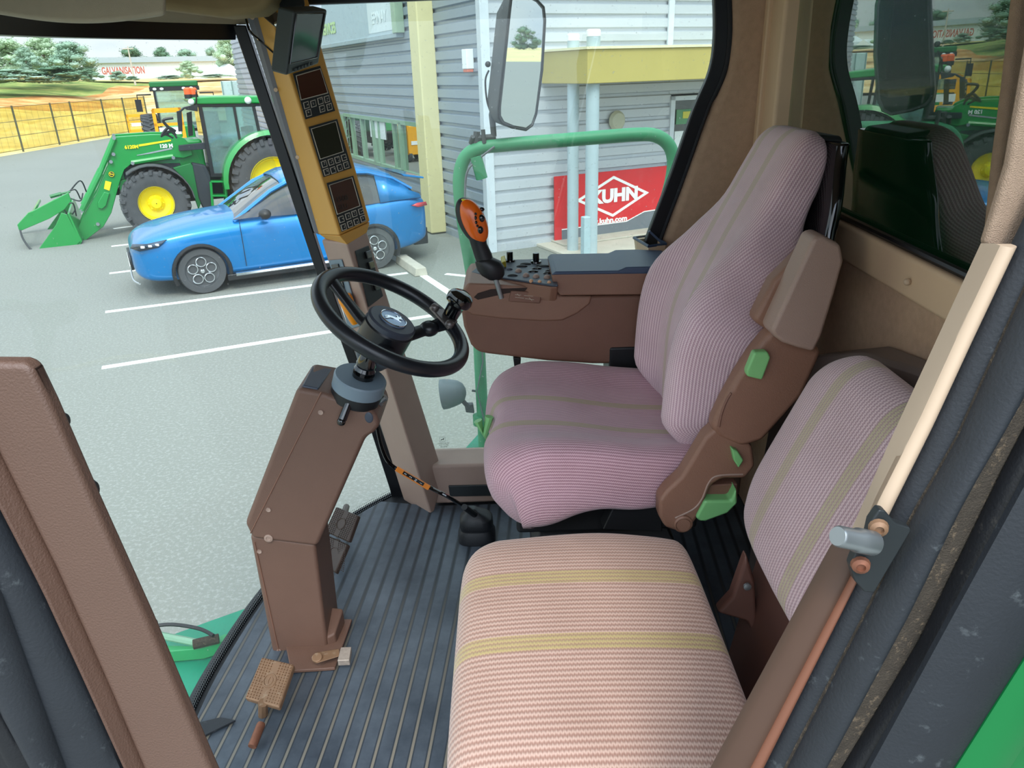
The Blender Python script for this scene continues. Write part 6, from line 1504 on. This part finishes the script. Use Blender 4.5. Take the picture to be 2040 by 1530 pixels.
jamb('trim_door_beige', [(1745, 1000), (1775, 925), (1965, 490)][:0] or [(1662, 1093 + 60), (1709, 1052), (1775, 900), (1965, 490)], Lr, .60, .585, .004, .008, mat('beige_trim_shade', '#AE9A84', .5, var=.03, vs=12), 1090, 489)  # darker beige puts the shade of this trim face into its colour
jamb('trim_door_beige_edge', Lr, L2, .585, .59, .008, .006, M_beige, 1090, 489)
jamb('trim_door_slate', L2, L3, .59, .575, .004, .006, M_rub)
jamb('trim_door_dusty_groove', [(a - 9, b) for a, b in L3], [(a + 4, b) for a, b in L3], .572, .572, .003, .03, M_dustrub)
jamb('trim_door_seal', L3, L4, .565, .55, .012, .006, M_rub)
jamb('trim_door_gap', L4, L5, .560, .565, .001, .006, M_dustrub)
jamb('trim_door_black', L5, L6, .555, .545, .006, .006, M_rubd)
jamb('trim_door_outer', L6, L7, .535, .53, .014, .006, M_rub)
jamb('trim_door_green', L7, L8, .525, .52, .004, .006, M_bodyg)
jamb('trim_door_backing', [(a + 14, b) for a, b in L3], L9, .605, .60, 0, .06, M_rubd)
jamb('trim_door_green_outer', L8, L9, .53, .53, .0, .06, M_bodyg)
# carpet cover above the beige trim
MB().prism([at(x, y, y=.61) for x, y in ((1962, 492), (2022, 503), (2240, 0), (2440, -420), (2260, -420), (2060, 60), (2012, 330))], (0, .012, 0)).struct('wall_door_carpet', M_beigefab, bevel=.005, seg=3)
# striker
st_ = empty('door_striker', at(1740, 1130, y=.56), 'dark bracket with a steel pin and two rusty screws on the door jamb', 'door striker')
MB().prism([at(*p, y=.553) for p in ((1752, 1016), (1764, 1018), (1784, 1042), (1814, 1052), (1816, 1058), (1742, 1182), (1722, 1180), (1703, 1158), (1694, 1128), (1706, 1096), (1728, 1070), (1735, 1040))], (0, .010, 0)).build('plate', M_matte, st_, bevel=.002)
m = MB(); p0, p1 = at(1738, 1082, y=.545), at(1668, 1068, y=.530); m.lathe([(.0108, 0), (.0108, (p1 - p0).length * .45), (.0092, (p1 - p0).length * .5), (.0092, (p1 - p0).length - .002), (.008, (p1 - p0).length), (.001, (p1 - p0).length)], p0, p1 - p0, 24); m.build('pin', M_steel, st_)
for (x, y), lab in (((1750, 1050), 'upper grey screw'), ((1714, 1124), 'lower rusty screw')):
    m = MB(); m.lathe([(.0085, 0), (.0075, .004), (.004, .006), (.0035, .003), (.001, .003)], at(x, y, y=.552), (-.3, -1, 0), 14); o = m.build('screw', M_rustpin if y > 1100 else M_bronze, st_); o['label'] = lab
# front jamb: padded brown grab cover
R0 = [(60, 736), (98, 808), (184, 1004), (293, 1242), (417, 1530), (520, 1760)]
RG = [(-60, 790), (0, 917), (108, 1134), (217, 1378), (282, 1530), (380, 1760)]
BD = [(-120, 800), (0, 1031), (76, 1177), (157, 1351), (239, 1530), (345, 1760)]
gc = empty('door_grab_cover', at(300, 1530, y=.62), 'long brown padded cover on the front door jamb', 'grab cover')
m = MB(); m.prism([at(*p, y=.60) for p in [(-80, 722), (38, 723), (56, 729), (66, 742)] + R0[1:] + RG[::-1]], (0, .020, 0)); m.build('face', mat('padded_brown', '#614A3E', .5, var=.04, vs=16, bump=.4, bs=450), gc, bevel=.008, seg=4)
m = MB(); r = []
for i in range(24):
    py = lerp(1760, 830, i / 23); A, B = at(resample(BD, py), py, y=.585), at(resample(RG, py) + 6, py, y=.602); r.append([A, B, B + V((0, .05, 0)), A + V((0, .05, 0))])
m.loft(r).build('lower_bevel', mat('padded_brown_lower', '#5A4236', .5, var=.04, vs=16, bump=.4, bs=450), gc, bevel=.006)
for x, y, a_ in ((122, 838, .008), (180, 975, .010), (222, 1076, .008), (300, 1246, .008)):
    m = MB(); m.lathe([(.004, -.03), (.004, .0), (a_ * .8, .001), (a_, .004), (a_ * .7, .007), (.001, .008)], at(x - 2, y, y=.67), (1, .1, .1), 14); m.build('knob', M_matte, gc)
D1 = [(-120, 930), (0, 1188), (125, 1530), (215, 1760)]; D2 = [(-120, 1130), (0, 1421), (60, 1530), (170, 1760)]; D3 = [(-200, 1100), (0, 1500), (16, 1530), (130, 1760)]
jamb('trim_front_seal', D1, BD, .575, .59, .006, .006, M_rub, 1760, 700)
jamb('trim_front_rubber', D2, D1, .56, .57, .010, .006, M_rub, 1760, 700)
jamb('trim_front_backing', [(a - 160, b) for a, b in D3], [(a - 10, b) for a, b in BD], .61, .61, 0, .04, M_rubd, 1760, 900)
jamb('trim_front_black', D3, D2, .555, .56, .002, .006, M_rubd, 1760, 700)

# ================================================================ outside platform, rail, mirror, lamp
YP = 3.36
zpf = at(962, 888, y=YP).z
hr = empty('handrail', at(962, 888, y=YP), 'faded green tubular handrail around the outside platform', 'handrail')
rp = [(965, 900), (958, 760), (950, 620), (937, 530), (925, 460), (916, 390), (916, 345), (928, 312), (955, 295), (1000, 289), (1100, 281), (1200, 273), (1270, 268), (1305, 270), (1330, 286), (1341, 315), (1337, 360), (1312, 455), (1290, 560), (1275, 700), (1262, 860)]
MB().tube(spline([at(*p, y=YP) for p in rp], 5), .0285, 14).build('rail', M_railg, hr)
m = MB(); m.lathe([(.036, 0), (.036, .05), (.030, .052)], at(957, 845, y=YP), (0, 0, 1), 14); m.build('collar', M_railg, hr)
m = MB(); m.tube([at(948, 312, y=YP - .02), at(960, 356, y=YP - .02)], .026, 14); m.build('hanging_stub', M_railg, hr)
m = MB(); m.tube(spline([at(*p, y=YP - .03) for p in ((985, 292), (950, 320), (930, 345), (926, 400))], 6), .005, 6); m.tube([at(*p, y=YP - .035) for p in ((955, 640), (962, 720), (950, 780), (965, 840))], .003, 5); m.build('wire', M_greyp, hr)
pt_ = empty('platform', at(1000, 900, z=zpf), 'green steel platform under the handrail', 'platform')
MB().prism([at(x, y, z=zpf) for x, y in ((888, 935), (958, 858), (1010, 838), (1180, 838), (1240, 960), (1000, 1000))], (0, 0, -.03)).build('deck', M_platg, pt_, bevel=.004)
for x, y in ((932, 903), (952, 905)):
    m = MB(); m.lathe([(.008, 0), (.008, .006)], at(x, y, z=zpf), (0, 0, 1), 8); m.build('bolt', M_steel, pt_)
wl2 = empty('work_lamp', at(945, 810, y=YP), 'round grey work lamp clamped low on the green handrail', 'work lamp')
c = at(880, 786, y=YP); m = MB(); m.lathe([(.070, -.002), (.074, .0), (.074, .02), (.068, .05), (.058, .085), (.040, .108), (.018, .118), (.004, .120)], c, V((1, 0, .12)), 28); m.build('housing', mat('lamp_grey', '#6A7478', .6, var=.08, vs=20), wl2)
MB().hull8([at(925, 806, y=YP), at(942, 806, y=YP), at(945, 824, y=YP), at(928, 822, y=YP)], [p + V((0, .03, 0)) for p in (at(925, 806, y=YP), at(942, 806, y=YP), at(945, 824, y=YP), at(928, 822, y=YP))]).build('bracket', M_mirrorb, wl2, bevel=.004)
m = MB(); m.tube([at(934, 812, y=YP), at(918, 794, y=YP)], .012, 8); m.tube([at(940, 778, y=YP), at(955, 780, y=YP)], .006, 8); m.build('arm', M_mirrorb, wl2)
# mirror
mi = empty('side_mirror', at(975, 265, y=YP), 'tall outside mirror on an arm above the green rail', 'mirror')
mc = at(1040, 125, y=YP); vd_ = (mc - CAM).normalized(); vh = (at(1045, 82, y=YP) - CAM).normalized()
od = V((1.0, -.13, .0)).normalized(); mnn = (od - vh).normalized()
MP = lambda x, y, o=0: at(x, y, pl=(mc + mnn * o, mnn))
ol = [(1026, -14), (1046, -12), (1070, 0), (1083, 14), (1086, 40), (1080, 140), (1068, 228), (1060, 250), (1048, 259), (1020, 254), (1000, 246), (993, 234), (993, 215), (1003, 130), (1015, 20), (1018, -4)]
ci = V((1040, 122, 0)); inn = [((x - ci.x) * .90 + ci.x, (y - ci.y) * .965 + ci.y) for x, y in ol]
MB().prism([MP(*p, .0065) for p in inn], mnn * .002).build('glass', M_mirror, mi, smooth=False)
m = MB(); a_ = [MP(*p, 0) for p in ol]; b_ = [MP((p[0] - ci.x) * .985 + ci.x, (p[1] - ci.y) * .99 + ci.y, -.030) for p in ol]
bk_ = lambda p, o, f: a0_ + (p - a0_) * f - mnn * o
a0_ = sum(a_, V()) / len(a_); b_ = [bk_(p, .045, .99) for p in a_]; c_ = [bk_(p, .100, .80) for p in a_]; d_ = [bk_(p, .125, .45) for p in a_]
e_ = [p + mnn * .006 for p in a_]; m.loft([e_, a_, b_, c_, d_]); hs_ = m.build('housing', M_mirrorb, mi, angle=60)
m = MB(); 
rim_ = [MP(*p, .005) for p in ol]; m.tube(rim_, .005, 6, loop=True); m.build('rim', M_rubd, mi)
m = MB(); m.tube([MP(1003, 60, -.12), MP(1000, 150, -.13), at(980, 230, y=YP), at(984, 272, y=YP)], [.012, .02, .014, .012], 10); m.build('arm', M_mirrorb, mi)
m = MB(); m.ball(at(972, 128, y=YP + .02), .012); m.tube(spline([at(*p, y=YP) for p in ((974, 140), (967, 160), (970, 200), (978, 225))], 5), .004, 6); m.build('cable', M_black, mi)
m = MB(); m.tube([at(945, 275, y=YP), at(988, 272, y=YP)], .012, 8); m.tube([at(950, 262, y=YP), at(948, 292, y=YP)], .014, 8); m.tube([at(962, 258, y=YP - .02), at(965, 285, y=YP - .02)], .009, 8); m.tube([at(942, 272, y=YP - .02), at(938, 285, y=YP)], .01, 8); m.build('clamp', M_mirrorb, mi)
# lower front: green shroud with the wiper linkage
zf_ = FL - .28
sh = empty('front_shroud', at(380, 1330, z=zf_), 'green sheet metal shroud below the windscreen', 'shroud')
MB().prism([at(x, y, z=zf_) for x, y in ((120, 1420), (330, 1268), (420, 1235), (505, 1205), (560, 1190), (640, 1500), (300, 1700))], (0, 0, -.04)).build('sheet', M_platg, sh, bevel=.006)
wk = empty('wiper_linkage', at(380, 1270, z=zf_ + .02), 'green bracket and arm of the windscreen wiper drive with its hose', 'wiper')
z3 = zf_ + .05
MB().prism([at(x, y, z=z3) for x, y in ((395, 1286), (448, 1262), (458, 1264), (452, 1276), (400, 1292), (330, 1298), (300, 1285))], (0, 0, -.045)).build('bracket', mat('bracket_green', '#2E9A5E', .5, var=.1, vs=14), wk, bevel=.004)
m = MB(); m.tube([at(300, 1262, z=z3 + .02), at(390, 1280, z=z3 + .02)], .012, 8); m.build('arm', mat('arm_green', '#7FA88C', .5, var=.1), wk)
m = MB(); m.tube([at(385, 1284, z=z3 + .02), at(436, 1272, z=z3 + .02)], .016, 8); m.build('pivot', M_dustrub, wk)
m = MB(); m.tube(spline([at(*p, z=z3 + .05) for p in ((290, 1250), (340, 1244), (395, 1252), (425, 1266))], 6), .006, 6); m.build('hose', M_rubd, wk)
MB().prism([at(x, y, z=z3) for x, y in ((236, 1122), (252, 1122), (254, 1136), (240, 1140))], (0, 0, -.03)).build('tab', M_platg, wk, bevel=.003)
# maker's mark etched on the side glass
gm = empty('glass_marking', at(884, 885, y=YG - .003), 'small dark maker mark with tiny lettering on the side window', 'marking')
m = MB(); q_ = [at(x, y, y=YG - .0035) for x, y in ((876, 871), (887, 871), (887, 880), (876, 880))]; m.tube(q_, .0006, 5, loop=True); m.prism(deer(at(881.5, 875.5, y=YG - .0035), (1, 0, 0), (0, 0, 1), .014), (0, -.0004, 0)); m.build('emblem', M_ink, gm, smooth=False)
for k, s_ in enumerate(('LAMINATED AS1', 'DOT 376 M30', '43R-00048')): text('small_print', s_, M_ink, gm, at(884, 883 + k * 3.6, y=YG - .0035), (1, 0, 0), (0, 0, 1), .0058, .0002)
